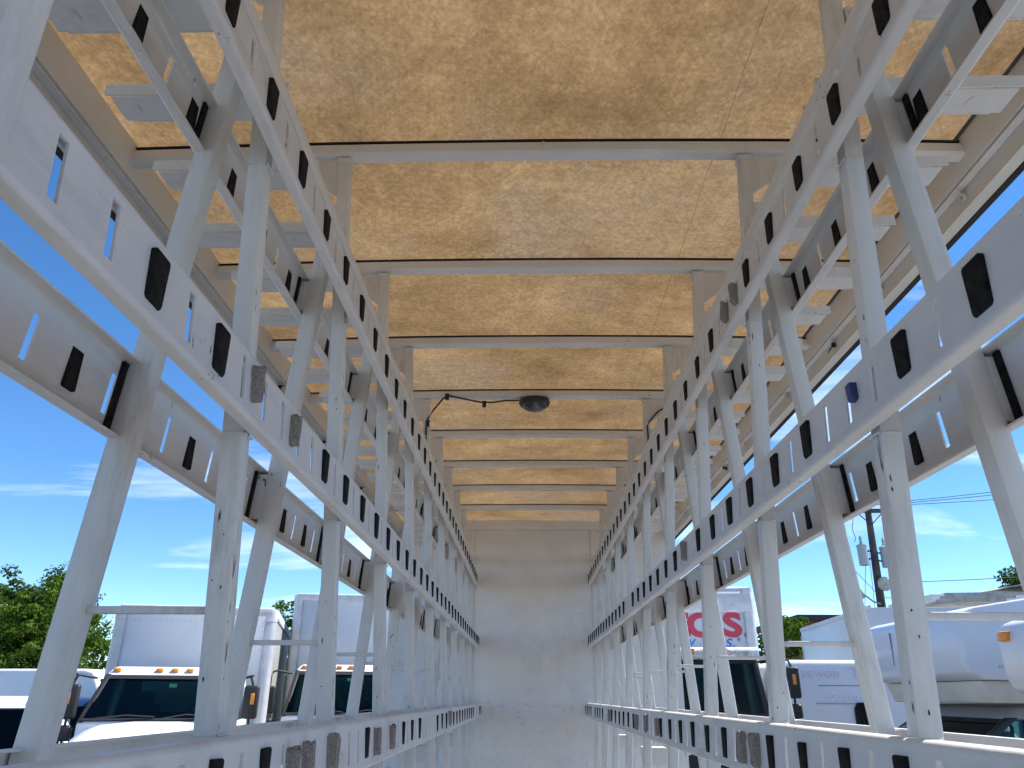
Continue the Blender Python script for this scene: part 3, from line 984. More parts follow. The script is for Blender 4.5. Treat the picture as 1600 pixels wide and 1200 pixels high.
def make_cab(root, wd=2.0, zr=2.55, zw=1.90, yb=-0.28, yt=-1.30, yw=-1.95, hood=1.25, hoodz=1.78, lamps=5, mirror=True, floor=0.55, visor=False, facemat=None, moff=0.24, backmat=None, mz=0.0, gmat=None):
    W = facemat or M['white']
    G_ = gmat or M['glass']
    h = wd / 2
    # lower body
    mb = MB(); mb.box(-h, h, yw, yb, floor, zw)
    cb = mb.build('cab_body', W, root, bevel=0.05, seg=3)
    # door shut line and handle
    for s in (-1, 1):
        mb = MB(); mb.box(s * (h + 0.002) - 0.004, s * (h + 0.002) + 0.004, yb - 0.26, yb - 0.12, zw - 0.18, zw - 0.14)
        mb.build('door_handle', M['black'], cb)
        mb = MB(); mb.box(s * h - 0.003, s * h + 0.003, yb - 0.06, yb - 0.052, floor + .2, zw - 0.06)
        mb.build('door_gap', M['black'], cb)
    # roof
    mb = MB()
    hr = h - 0.10
    lo = [(-hr - .02, yt - 0.06, zr - 0.13), (hr + .02, yt - 0.06, zr - 0.13), (hr + .02, yb, zr - 0.13), (-hr - .02, yb, zr - 0.13)]
    hi = [(-hr + .06, yt + 0.10, zr), (hr - .06, yt + 0.10, zr), (hr - .06, yb - .05, zr), (-hr + .06, yb - .05, zr)]
    mb.hexa(lo, hi)
    ro = mb.build('cab_roof', W, root, bevel=0.05, seg=3)
    # pillars
    for s in (-1, 1):
        bar(root, (s * (h - 0.04), yw + 0.05, zw - 0.02), (s * (hr - 0.03), yt + 0.02, zr - 0.10), 0.075, 0.10, 'windshield_pillar', M['black'])
        bar(root, (s * (h - 0.05), yb - 0.10, zw - 0.02), (s * (hr - 0.03), yb - 0.10, zr - 0.10), 0.08, 0.16, 'rear_pillar', W)
        bar(root, (s * (h - 0.035), yw + 0.62, zw - 0.02), (s * (hr - 0.02), yw + 0.62, zr - 0.12), 0.03, 0.03, 'window_divider', M['black'], 0.004)
        pane(root, [(s * (h - 0.03), yw + 0.10, zw), (s * (h - 0.03), yb - 0.18, zw), (s * (hr - 0.01), yb - 0.18, zr - 0.11), (s * (hr - 0.01), yt + 0.06, zr - 0.11)], G_, 'side_window')
    # rear wall of the cab with its window
    mb = MB()
    zc0, zc1 = zw + 0.08, zr - 0.18
    mb.box(-h + .1, h - .1, yb - 0.03, yb, zw - 0.03, zc0); mb.box(-h + .1, h - .1, yb - 0.03, yb, zc1, zr - 0.1)
    mb.box(-h + .1, -h + .38, yb - 0.03, yb, zc0, zc1); mb.box(h - .38, h - .1, yb - 0.03, yb, zc0, zc1)
    mb.build('cab_back', backmat or M['seat'], root)
    pane(root, [(-h + .37, yb - 0.02, zc0 - .01), (h - .37, yb - 0.02, zc0 - .01), (h - .37, yb - 0.02, zc1 + .01), (-h + .37, yb - 0.02, zc1 + .01)], G_, 'rear_window')
    # windshield
    ws = [(-h + 0.06, yw + 0.02, zw), (h - 0.06, yw + 0.02, zw), (hr - 0.04, yt - 0.02, zr - 0.12), (-hr + 0.04, yt - 0.02, zr - 0.12)]
    wsh = pane(root, ws, G_, 'windshield')
    # black surround
    mb = MB()
    a, b, c, d = [Vector(p) + Vector((0, -0.012, 0.004)) for p in ws]
    for p, q, t_ in ((a, b, 0.035), (c, d, 0.075)):
        e = (d - a).normalized() * t_ * (1 if p is a else -1)
        mb.hexa([p, q, q + e, p + e], [p + Vector((0, -.006, .004)), q + Vector((0, -.006, .004)), q + e + Vector((0, -.006, .004)), p + e + Vector((0, -.006, .004))])
    mb.build('gasket', M['black'], wsh)
    # wiper
    mb = MB(); mb.tube([(0.05, yw - 0.01, zw + 0.03), (h * .35, yw + 0.0, zw + 0.08), (h - .25, yw + 0.03, zw + 0.05)], 0.009, 6)
    mb.tube([(-h * .8, yw - 0.01, zw + 0.03), (-h * .4, yw + 0.0, zw + 0.07), (-0.05, yw + 0.02, zw + 0.05)], 0.009, 6)
    mb.build('wiper', M['black'], wsh)
    # inspection sticker and rear-view mirror
    mb = MB(); mb.box(-0.05, 0.05, yt + 0.06, yt + 0.08, zr - 0.27, zr - 0.22)
    mb.build('rear_view_mirror', M['mirror'], root)
    # interior
    for sx in (-0.48, 0.48):
        mb = MB()
        mb.box(sx - 0.25, sx + 0.25, yb - 0.62, yb - 0.14, zw - 0.45, zw - 0.28)
        mb.box(sx - 0.24, sx + 0.24, yb - 0.26, yb - 0.13, zw - 0.28, zw + 0.20)
        mb.box(sx - 0.13, sx + 0.13, yb - 0.24, yb - 0.15, zw + 0.19, zw + 0.36)
        mb.build('seat', M['seat'], root, bevel=0.04)
    mb = MB(); mb.box(-h + 0.08, h - 0.08, yw + 0.06, yw + 0.50, zw - 0.16, zw + 0.012)
    mb.build('dashboard', M['seat'], root, bevel=0.03)
    mb = MB()
    pts = [Vector((0.48 + 0.21 * math.cos(i * math.pi / 8), yw + 0.56 + 0.10 * math.sin(i * math.pi / 8), zw + 0.06 + 0.18 * math.sin(i * math.pi / 8))) for i in range(17)]
    mb.tube(pts, 0.016, 6)
    mb.build('steering_wheel', M['black'], root)
    # clearance lamps
    if lamps:
        xs = [-0.86 * hr, -0.20, 0, 0.20, 0.86 * hr]
        for x in xs:
            mb = MB()
            c = Vector((x, yt + 0.02, zr - 0.035))
            mb.loft([rrect(c.x, c.y, 0.052, 0.034, 0.02, c.z - 0.03), rrect(c.x, c.y, 0.048, 0.030, 0.018, c.z + 0.004), rrect(c.x, c.y + .008, 0.030, 0.016, 0.010, c.z + 0.018)])
            mb.build('clearance_lamp', M['amber'], ro)
    if visor:
        mb = MB()
        mb.loft([[(x, yt - 0.10 + 0.085 * math.cos(a) , zr - 0.05 + 0.085 * math.sin(a)) for a in [i * math.pi / 6 for i in range(12)]] for x in (-hr - .02, hr + .02)])
        mb.build('visor', M['dirtywhite'], ro)
    # hood
    if hood:
        y0, y1 = yw, yw - hood
        rings = []
        for t_ in (0, 0.35, 0.75, 0.95, 1.0):
            y = y0 + 0.12 + (y1 - y0 - 0.12) * t_
            hw = (h - 0.02) * (1 - 0.22 * t_)
            zt = zw - 0.02 - (zw - hoodz) * t_ - (0.05 if t_ > .9 else 0) - (0.12 if t_ == 1.0 else 0)
            prof = [(-hw, floor), (-hw, zt - 0.22), (-hw * .93, zt - 0.09), (-hw * .72, zt - 0.015), (-hw * .3, zt + 0.02), (hw * .3, zt + 0.02), (hw * .72, zt - 0.015), (hw * .93, zt - 0.09), (hw, zt - 0.22), (hw, floor)]
            rings.append([(x, y, z) for x, z in prof])
        mb = MB(); mb.loft(rings)
        ho = mb.build('hood', W, root, ang=50)
        mb = MB()
        gy = y1 - 0.004
        for i in range(6):
            z = 0.95 + i * 0.09
            mb.box(-0.42, 0.42, gy - 0.03, gy + 0.01, z, z + 0.045)
        mb.build('grille', M['chrome'], ho)
        for s in (-1, 1):
            mb = MB(); mb.box(s * 0.58 - 0.13, s * 0.58 + 0.13, gy - 0.02, gy + 0.05, 1.0, 1.2)
            mb.build('headlight', M['lamp'], ho, bevel=0.03)
        mb = MB(); mb.box(-h + .02, h - .02, y1 - 0.14, y1 - 0.006, 0.50, 0.78)
        mb.build('bumper', M['chrome'], root, bevel=0.03)
        for s in (-1, 1): wheel(root, s * (h - 0.12), yw - hood * 0.45)
    else:
        mb = MB(); mb.box(-h + .02, h - .02, yw - 0.10, yw - 0.004, 0.48, 0.80)
        mb.build('bumper', M['white'], root, bevel=0.03)
        for s in (-1, 1):
            mb = MB(); mb.box(s * 0.7 - 0.14, s * 0.7 + 0.14, yw - 0.02, yw + 0.02, 0.98, 1.14)
            mb.build('headlight', M['lamp'], root, bevel=0.006)
        mb = MB(); mb.box(-0.5, 0.5, yw - 0.012, yw - 0.002, 1.25, 1.5)
        mb.build('grille', M['black'], root)
        for s in (-1, 1): wheel(root, s * (h - 0.12), yw + 0.55)
    # mirrors
    if mirror:
        for s in (-1, 1):
            xm, ym = s * (h + moff), yw + 0.12
            mb = MB()
            mb.tube([(s * (h - 0.06), ym + .25, zr - 0.16), (s * (h + 0.14), ym + .02, zr - 0.12), (xm - s * .03, ym, zr - 0.14), (xm, ym, zr - 0.22), (xm, ym, zw + 0.35 + mz)], 0.017, 8)
            mb.tube([(xm, ym, zw + 0.05 + mz), (xm, ym, zw - 0.30 + mz), (xm - s * 0.03, ym + .02, zw - 0.34 + mz), (s * (h - 0.01), ym + .1, zw - 0.36 + mz)], 0.017, 8)
            ar = mb.build('mirror_arm', M['black'], root)
            mb = MB(); mb.box(xm - 0.10, xm + 0.10, ym - 0.05, ym + 0.05, zw + 0.02 + mz, zw + 0.44 + mz)
            hd = mb.build('mirror_head', M['black'], root, bevel=0.035, seg=3)
            mb = MB(); mb.box(xm - 0.085, xm + 0.085, ym - 0.05, ym + 0.05, zw - 0.24 + mz, zw - 0.05 + mz)
            mb.build('mirror_head', M['black'], root, bevel=0.035, seg=3)
            mb = MB(); mb.box(xm - 0.08, xm + 0.08, ym + 0.051, ym + 0.056, zw + 0.05 + mz, zw + 0.41 + mz)
            mb.build('mirror_glass', M['mirror'], hd)
            mb = MB(); mb.box(xm + s * 0.02 - 0.025, xm + s * 0.02 + 0.025, ym - 0.058, ym - 0.0495, zw + 0.20 + mz, zw + 0.34 + mz)
            mb.build('turn_signal', M['amber'], hd, bevel=0.003)


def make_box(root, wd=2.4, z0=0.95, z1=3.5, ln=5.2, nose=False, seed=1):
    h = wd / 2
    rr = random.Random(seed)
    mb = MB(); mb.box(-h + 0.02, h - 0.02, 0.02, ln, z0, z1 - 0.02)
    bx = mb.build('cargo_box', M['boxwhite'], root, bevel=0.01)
    # front corner posts, rounded
    for s in (-1, 1):
        mb = MB()
        pts = [(s * (h - 0.17), 0.004), (s * (h - 0.16), -0.012), (s * (h - 0.06), -0.008), (s * (h - 0.015), 0.02), (s * (h + 0.006), 0.07), (s * (h + 0.008), 0.17), (s * (h - 0.018), 0.17)]
        mb.loft([[(x, y, z) for x, y in pts] for z in (z0, z1 - 0.16)])
        mb.build('corner_post', M['alum'], root, ang=50)
        mb = MB()
        mb.loft([[(x * 1.004, y - .004, z) for x, y in pts] for z in (z1 - 0.20, z1 - 0.02)])
        mb.build('corner_cap', M['cap'], root, ang=50)
        # side rails and posts
        mb = MB(); mb.box(min(s * (h - .02), s * (h + .012)), max(s * (h - .02), s * (h + .012)), 0.17, ln, z1 - 0.14, z1)
        mb.build('top_rail', M['cap'], root, bevel=0.008)
        mb = MB(); mb.box(min(s * (h - .02), s * (h + .010)), max(s * (h - .02), s * (h + .010)), 0.17, ln, z0 - 0.02, z0 + 0.12)
        mb.build('bottom_rail', M['alum'], root, bevel=0.006)
    # front top rail
    if nose:
        prof = [(0.03, z1 - 0.42), (-0.02, z1 - 0.40), (-0.03, z1 - 0.22), (-0.01, z1 - 0.10), (0.06, z1 - 0.02), (0.2, z1 + 0.02), (0.5, z1 + 0.03), (0.5, z1 - 0.4)]
        mb = MB(); mb.loft([[(x, y, z) for y, z in prof] for x in (-h + .02, h - .02)])
        mb.build('nose_cap', M['cap'], root, bevel=0.03, seg=3)
    else:
        mb = MB(); mb.box(-h + .05, h - .05, -0.016, 0.14, z1 - 0.12, z1 + 0.015)
        mb.build('front_top_rail', M['cap'], root, bevel=0.03, seg=3)
    # rivets on the front sheet
    mb = MB()
    def riv(x, z):
        mb.lathe((x, 0.019, z), (0, -1, 0), [(0.010, 0), (0.008, 0.005), (0.003, 0.007)], 6)
    zt = z1 - (0.46 if nose else 0.22)
    n = 22
    for i in range(n + 1):
        x = -h + 0.2 + (wd - 0.4) * i / n
        riv(x, zt)
    for s in (-1, 1):
        for i in range(24):
            riv(s * (h - 0.20), z0 + 0.2 + (zt - z0 - .25) * i / 23)
    for i in range(14):
        riv(0.02 * rr.uniform(-1, 1), z0 + 0.2 + (zt - z0 - .3) * i / 13)
    tag(mb.build('rivet_rows', M['alum'], bx), kind='stuff')
    for s in (-1, 1):
        for y in (ln - 1.0, ln - 1.05 - 0.02):
            pass
        wheel(root, s * (h - 0.22), ln - 1.2, 0.48, 0.42)
    mb = MB(); mb.box(-0.45, -0.33, -1.6, ln, 0.62, z0); mb.box(0.33, 0.45, -1.6, ln, 0.62, z0)
    mb.box(-0.9, 0.9, ln - 1.25, ln - 1.15, 0.45, 0.55)
    mb.build('chassis', M['steel'], root)
    return bx


def text(root, body_, size, mat, name, loc, rot=(R(90), 0, 0), shear=0.0, space=1.0, ext=0.002, xs=1.0, bold=0.0):
    cu = bpy.data.curves.new('t', 'FONT')
    cu.body = body_; cu.size = size; cu.extrude = ext; cu.shear = shear; cu.space_character = space; cu.offset = bold
    cu.align_x = 'LEFT'
    tmp = bpy.data.objects.new('t', cu)
    COL.objects.link(tmp)
    dg = bpy.context.evaluated_depsgraph_get()
    me = bpy.data.meshes.new_from_object(tmp.evaluated_get(dg))
    bpy.data.objects.remove(tmp); bpy.data.curves.remove(cu)
    me.materials.clear(); me.materials.append(mat)
    o = obj(name, me, root, loc)
    o.rotation_euler = rot
    o.scale = (xs, 1, 1)
    return o


# left truck with the hood, beside the trees
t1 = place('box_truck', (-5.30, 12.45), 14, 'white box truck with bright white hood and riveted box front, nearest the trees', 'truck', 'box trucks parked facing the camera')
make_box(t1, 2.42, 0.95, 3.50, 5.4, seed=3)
make_cab(t1, wd=1.94, zr=2.56, zw=1.88, yb=-0.25, yt=-1.2, yw=-1.85, hood=1.3, hoodz=1.80, moff=0.15)
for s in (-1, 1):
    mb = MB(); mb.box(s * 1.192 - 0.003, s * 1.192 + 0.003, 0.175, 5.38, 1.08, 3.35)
    mb.build('shade_side_sheet', M['greyside'], t1, smooth=False)  # grey sheet over the box side, its colour standing in for shade
text(t1, '3', 0.19, M['navy'], 'number', (0.665, 0.013, 3.00))
fr = MB()
for a in ((0.680, 0.770, 3.165, 3.185), (0.680, 0.770, 3.235, 3.255), (0.680, 0.700, 3.185, 3.235), (0.750, 0.770, 3.185, 3.235)):
    fr.box(a[0], a[1], 0.012, 0.0185, a[2], a[3])
fr.build('square_mark', M['bluep'], t1)

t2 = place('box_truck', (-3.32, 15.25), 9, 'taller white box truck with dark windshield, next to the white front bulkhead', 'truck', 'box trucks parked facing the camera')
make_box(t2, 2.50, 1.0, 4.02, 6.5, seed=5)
make_cab(t2, wd=2.06, zr=2.70, zw=1.90, yb=-0.25, yt=-1.15, yw=-1.75, hood=1.1, hoodz=1.62)

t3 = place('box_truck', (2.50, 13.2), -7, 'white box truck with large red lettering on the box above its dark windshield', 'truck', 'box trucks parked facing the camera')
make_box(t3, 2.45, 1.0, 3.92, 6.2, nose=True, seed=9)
make_cab(t3, wd=2.10, zr=2.84, zw=1.95, yb=-0.22, yt=-1.35, yw=-1.55, hood=0, visor=True, lamps=0, mz=0.22, moff=0.36)
for x in (-0.72, 0.0, 0.47):
    mb = MB(); mb.box(x - 0.07, x + 0.07, -1.56, -1.50, 2.775, 2.855); mb.build('clearance_lamp', M['amber'], t3, bevel=0.01)
text(t3, 't', 0.80, M['red'], 'red_letter', (-0.12, 0.013, 3.13), xs=1.0, bold=0.016)
text(t3, 'o', 0.80, M['red'], 'red_letter', (0.09, 0.013, 3.13), xs=1.2, bold=0.016)
text(t3, 's', 0.80, M['red'], 'red_letter', (0.685, 0.013, 3.13), xs=1.08, bold=0.016)
text(t3, '\u00ae', 0.10, M['navy'], 'registered_mark', (1.02, 0.013, 3.11))
text(t3, 'v', 0.27, M['bluep'], 'blue_letter', (0.09, 0.013, 2.965), shear=0.3)
text(t3, 'G', 0.27, M['bluep'], 'blue_letter', (0.43, 0.013, 2.965), shear=0.3)
text(t3, 's.', 0.30, M['bluep'], 'blue_letter', (0.69, 0.013, 2.955), shear=0.3)
text(t3, '\u00ae', 0.08, M['bluep'], 'registered_mark', (0.90, 0.013, 3.05))


def make_van(name, loc, rz, label, wd, ln, zr, cargo, body_mat, cat='van', group=None, windows=True, glass='dglass', nose=0.9, belt=1.25):
    """local: front at -Y, rear at +Y (y from 0 rear end of windshield...)"""
    root = place(name, loc, rz, label, cat, group)
    h = wd / 2
    yf = -ln / 2; yr = ln / 2
    yh = yf + nose                     # base of windshield
    yt = yh + 0.75                     # top of windshield
    # side profile, lofted with tumblehome
    prof = [(yr, 0.35), (yr, zr - 0.28), (yr - 0.05, zr - 0.10), (yr - 0.2, zr), (yt + 0.25, zr), (yt, zr - 0.05), (yh, belt + 0.02), (yf + 0.15, belt - 0.22), (yf, belt - 0.5), (yf, 0.35)]
    def ring(x, sh):
        return [(x * (1 - sh * max(0, (z - 1.0)) ** 1.3), y, z) for y, z in prof]
    mb = MB(); mb.loft([ring(-h, 0.075), ring(-h * .6, 0.02), ring(h * .6, 0.02), ring(h, 0.075)])
    bo = mb.build('van_body', body_mat, root, bevel=0.06, seg=3, ang=50)
    def xw_(z): return h * (1 - 0.075 * max(0, z - 1.0) ** 1.3)
    # windshield
    e = 0.012
    sl = Vector((0, -(zr - belt), -(0.75))).normalized()
    a = 0.10; bt = 0.86
    def wsp(x, t_): return Vector((x, yh + (yt - yh) * t_, belt + 0.02 + (zr - 0.05 - belt - 0.02) * t_)) + Vector((0, -0.014, 0.010))
    pane(root, [wsp(-xw_(belt) + .12, a), wsp(xw_(belt) - .12, a), wsp(xw_(zr) - .10, bt), wsp(-xw_(zr) + .10, bt)], M[glass], 'windshield', 0.006)
    for s in (-1, 1):
        if windows:
            pts = [(s * (xw_(belt + .05) + .006), yh + 0.28, belt + 0.05), (s * (xw_(belt + .05) + .006), yh + 1.15, belt + 0.05), (s * (xw_(belt + .52) + .006), yh + 1.15, belt + 0.52), (s * (xw_(belt + .52) + .006), yh + 0.62, belt + 0.52)]
            pane(root, pts, M['black'], 'window_frame', 0.003)
            pts = [(s * (xw_(z) + .0125), y + o_, z) for (x_, y, z), o_ in zip(pts, (0.05, -.05, -.05, 0.03))]
            pane(root, pts, M[glass], 'side_window', 0.003)
        for yy in (yh + 1.25, yh + 2.25, yh + 0.22):
            mb = MB(); mb.box(s * xw_(1.2) - 0.0035, s * xw_(1.2) + 0.0035, yy, yy + 0.008, 0.5, min(1.9, zr - .4))
            mb.build('door_gap', M['black'], root)
        mb = MB(); mb.box(s * (h + 0.14) - 0.10, s * (h + 0.14) + 0.08, yh + 0.34, yh + 0.46, belt - 0.02, belt + 0.24)
        mb.build('mirror', M['black'], root, bevel=0.03)
        wheel(root, s * (h - 0.10), yf + 0.85, 0.34, 0.22)
        wheel(root, s * (h - 0.10), yr - 0.95, 0.34, 0.22)
        mb = MB(); mb.box(s * (h - .3) - 0.18, s * (h - .3) + 0.18, yf - 0.015, yf + 0.05, belt - 0.56, belt - 0.38)
        mb.build('headlight', M['lamp'], root, bevel=0.02)
    mb = MB(); mb.box(-h + .35, h - .35, yf - 0.012, yf + 0.02, belt - 0.62, belt - 0.42)
    mb.build('grille', M['black'], root)
    mb = MB(); mb.box(-h + .03, h - .03, yf - 0.05, yf + 0.08, 0.36, 0.58)
    mb.build('bumper', M['black'], root, bevel=0.02)
    return root, xw_


# white van side-on on the right; faded print on its flank
vr, vx = make_van('cargo_van', (5.75, 12.75), 90, 'white cargo van parked side-on with faded lettering on its flank', 1.80, 4.3, 2.72, 3, M['white'], group='parked vans', nose=0.9, belt=1.55)
text(vr, 'sewon', 0.20, M['fade'], 'faded_letters', (-vx(2.45) - 0.010, 1.78, 2.48), rot=(R(90 - 6), 0, R(-90)), space=1.1, ext=0.001)
text(vr, 'T', 0.20, M['fade'], 'faded_letter', (-vx(2.45) - 0.010, 1.05, 2.48), rot=(R(90 - 6), 0, R(-90)), ext=0.001)
text(vr, 'I', 0.20, M['fade'], 'faded_letters', (-vx(2.45) - 0.010, 0.74, 2.48), rot=(R(90 - 6), 0, R(-90)), ext=0.001)
text(vr, 'Qurhm', 0.15, M['fadew'], 'faded_letters', (-vx(2.2) - 0.010, 1.45, 2.17), rot=(R(90 - 4), 0, R(-90)), shear=0.3, ext=0.001)
for z0_, z1_, y0_, y1_ in ((2.36, 2.372, 0.62, 1.55), (2.12, 2.128, 1.0, 1.62), (1.55, 1.562, 0.5, 1.9)):
    mb = MB(); mb.box(-vx(z0_) - 0.004, -vx(z0_) + 0.01, y0_, y1_, z0_, z1_); mb.build('body_crease', M['greyside'], vr)
mb = MB(); mb.loft([[(-vx(1.9) - o_, y, z) for y, z in ((1.10, 1.70), (0.92, 1.70), (0.90, 2.05), (0.94, 2.14), (1.04, 2.14), (1.09, 2.06))] for o_ in (0.012, -0.03)])
mb.build('quarter_window', M['dglass2'], vr)

# left vans
make_van('cargo_van', (-10.9, 18.8), 82, 'high roofed white van standing side-on beneath the big green trees', 1.95, 5.6, 2.72, 3, M['white'], group='parked vans', nose=0.7, belt=1.45)
make_van('passenger_van', (-8.35, 15.9), 28, 'dark blue van behind the mirror of the truck with the white hood', 1.9, 4.8, 2.14, 3, M['navy'], group='parked vans', nose=1.0, belt=1.25)
vl, _ = make_van('passenger_van', (-7.95, 12.3), 30, 'white van at the left edge with a small green windshield sticker', 1.9, 4.6, 2.16, 3, M['white'], group='parked vans', nose=1.0, belt=1.25)
mb = MB(); mb.box(-0.05, 0.05, -0.002, 0.002, -0.04, 0.04)
st = mb.build('windshield_sticker', simple('green_sticker', (0.25, 0.6, 0.45), rough=0.5), vl, smooth=False)
st.location = (0.55, -4.6 / 2 + 1.0 + 0.32, 1.25 + 0.42); st.rotation_euler = (R(-42), 0, 0)


# motorhome style truck with over-cab nose, faces -X (rotate local -Y to -X)
def make_motorhome(name, loc, rz, label, z_bot, z_front, z_back, ln, wd, slant, marker):
    root = place(name, loc, rz, label, 'motorhome', 'over-cab trucks on the right')
    h = wd / 2
    # local: front nose at y=0 pointing -Y
    prof = [(slant, z_bot), (0.035, z_bot + 0.06), (0.0, z_bot + 0.16), (0.012, z_front - 0.10), (0.05, z_front - 0.02), (0.16, z_front + 0.02), (1.4, z_back - 0.03), (2.2, z_back), (ln, z_back), (ln, 0.6), (2.15, 0.6), (2.15, z_bot - 0.02), (1.6, z_bot - .02)]
    def ring(x, sh):
        return [(x, y + sh * (1 if y < 0.4 else 0), z) for y, z in prof]
    mb = MB(); mb.loft([ring(-h, 0.03), ring(-h * .95, 0.0), ring(h * .95, 0.0), ring(h, 0.03)])
    bo = mb.build('over_cab_body', M['rvwhite'], root, bevel=0.02, seg=2, ang=25)
    # moulding strips and joints on the body
    for zz_ in (z_bot + 0.10, z_front - 0.10):
        for s in (-1, 1):
            mb = MB(); mb.box(min(s * h, s * (h + .006)), max(s * h, s * (h + .006)), 0.3, ln - .05, zz_, zz_ + 0.025)
            mb.build('moulding_strip', M['cap'], bo, smooth=False)
    for x in (-0.35, 0.35):
        mb = MB(); mb.box(x - 0.004, x + 0.004, -0.006, 0.02, z_bot + 0.17, z_front - 0.11)
        mb.build('panel_joint', M['greyside'], bo, smooth=False)
    # beige skirt band under the nose
    mb = MB()
    sk = [(slant + 0.10, z_bot - 0.20), (slant + 0.03, z_bot - 0.004), (1.9, z_bot - 0.004), (1.9, z_bot - 0.20)]
    mb.loft([[(x, y, z) for y, z in sk] for x in (-h + .07, h - .07)])
    mb.build('skirt', M['rvbeige'], root, bevel=0.02)
    # cab under it
    zr = z_bot - 0.22
    make_cab(root, wd=1.95, zr=zr, zw=zr - 0.38, yb=1.7, yt=0.42, yw=-0.08, hood=0.95, hoodz=zr - 0.62, lamps=0, mirror=False, floor=0.5, facemat=M['silver'], backmat=M['rvbeige'], gmat=M['glass2'])
    mb = MB(); mb.box(-0.78, 0.78, 0.62, 1.62, zr - 0.002, zr + 0.012)
    mb.build('roof_gasket', M['silver'], root)
    for s in (-1, 1):
        mb = MB(); mb.box(s * 1.10 - 0.10, s * 1.10 + 0.10, 0.25, 0.35, zr - 0.44, zr - 0.27)
        mb.build('mirror', M['black'], root, bevel=0.03)
        wheel(root, s * (h - 0.25), ln - 1.5, 0.4, 0.4)
    for x in (-0.75, -0.45, 0.45, 0.75):
        mb = MB(); mb.lathe((x, 0.20, z_front - 0.035), (0, -1, 0.6), [(0.06, 0), (0.05, 0.02), (0.02, 0.03)], 12)
        mb.build('lamp_blister', M['rvwhite'], bo)
    if marker:
        for s in (-1, 1):
            mb = MB(); mb.box(s * (h - 0.12) - 0.05, s * (h - 0.12) + 0.05, -0.012, 0.08, z_front - 0.125, z_front - 0.065)
            mb.build('clearance_lamp', M['amber'], bo, bevel=0.012)
    return root


make_motorhome('motorhome', (3.98, 8.55), -90, 'white motorhome with bulging over-cab nose above a teal windshield', 2.36, 2.98, 3.22, 6.0, 2.15, 0.12, False)
make_motorhome('motorhome', (2.965, 4.13), -90, 'white over-cab truck corner with an orange marker lamp at the right edge', 2.19, 2.66, 2.9, 5.6, 2.15, 0.22, True)

# long white trailer behind the van
tr = place('box_trailer', (7.50, 14.4), -5, 'plain white box trailer with grey top rail rising behind the white van', 'trailer')
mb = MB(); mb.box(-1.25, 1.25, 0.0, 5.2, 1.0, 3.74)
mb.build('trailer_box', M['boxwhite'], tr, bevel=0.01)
for s in (-1, 1):
    mb = MB(); mb.box(s * 1.25 - 0.014, s * 1.25 + 0.014, -0.01, 5.21, 3.70, 3.78)
    mb.build('top_rail', M['cap'], tr)
    wheel(tr, s * 1.05, 4.0, 0.46, 0.3)
mb = MB(); mb.box(-1.26, 1.26, 5.2, 5.24, 1.0, 3.6); mb.build('rear_frame', M['alum'], tr)
mb = MB(); mb.box(-0.4, -0.28, 0, 5.0, 0.7, 1.0); mb.box(0.28, 0.4, 0, 5.0, 0.7, 1.0); mb.box(-0.95, 0.95, 3.95, 4.05, 0.42, 0.52); mb.box(-.06, .06, 3.9, 4.1, .5, .75)
mb.box(-0.35, -0.27, 0.6, 0.7, 0, 0.7); mb.box(0.27, 0.35, 0.6, 0.7, 0, 0.7)
mb.build('chassis', M['steel'], tr)


# ------------------------------------------------------------------ buildings
def building(name, x0, x1, y0, y1, h_, label, wall, roofm, over=0.3):
    root = place(name, ((x0 + x1) / 2, (y0 + y1) / 2), 0, label, 'building')
    cx, cy = (x1 - x0) / 2, (y1 - y0) / 2
    mb = MB(); mb.box(-cx, cx, -cy, cy, 0, h_ - 0.25); wl = mb.build('wall', wall, root)
    mb = MB(); mb.box(-cx - over, cx + over, -cy - over, cy + over, h_ - 0.245, h_); rf = mb.build('roof', roofm, root, bevel=0.03)
    n = max(2, int((x1 - x0) / 2.6))
    for i in range(n):
        x = -cx + (i + .5) * (2 * cx / n)
        mb = MB(); mb.box(x - 0.55, x + 0.55, -cy - 0.04, -cy + 0.02, 1.0, 2.1); wi = mb.build('window', M['black'], root)
        mb = MB(); mb.box(x - 0.48, x + 0.48, -cy - 0.055, -cy - 0.042, 1.07, 2.03); mb.build('pane', M['lens'], wi)
    return root, rf


building('brick_shop', 12.9, 16.0, 37, 44, 5.75, 'low red brick building with flat dark roof behind the green bush', M['brick'], M['roofdark'], 0.5)
wb, rf = building('flat_roof_shed', 12.45, 23, 24, 26.4, 5.12, 'cream shed with bright white flat roof and torn grey roofing at its corner', M['stucco'], M['bldwhite'], 0.3)
mb = MB()
for i in range(3):
    lo = [(-5.5 + .15 * i, -1.52, 4.86 + .1 * i), (-3.4 + .3 * i, -1.52, 4.90 + .1 * i), (-3.2 + .3 * i, 0.9, 4.98 + .1 * i), (-5.4 + .15 * i, 0.9, 4.94 + .1 * i)]
    mb.hexa(lo, [(a + .02, b, c + 0.085) for a, b, c in lo])
mb.build('roofing_layer', M['tarp'], wb)
mb = MB()
rings = []
for i in range(9):
    t_ = i / 8
    x = -3.6 + 3.0 * t_
    z = 5.22 + 0.22 * math.sin(math.pi * min(1, t_ * 1.1)) * (1 - .4 * t_)
    rings.append([(x, -1.56, z), (x, 0.8, z + 0.05), (x, 0.8, z + 0.08), (x, -1.56, z + 0.03)])
mb.loft(rings)
mb.build('lifted_tarp', M['tarp'], wb)


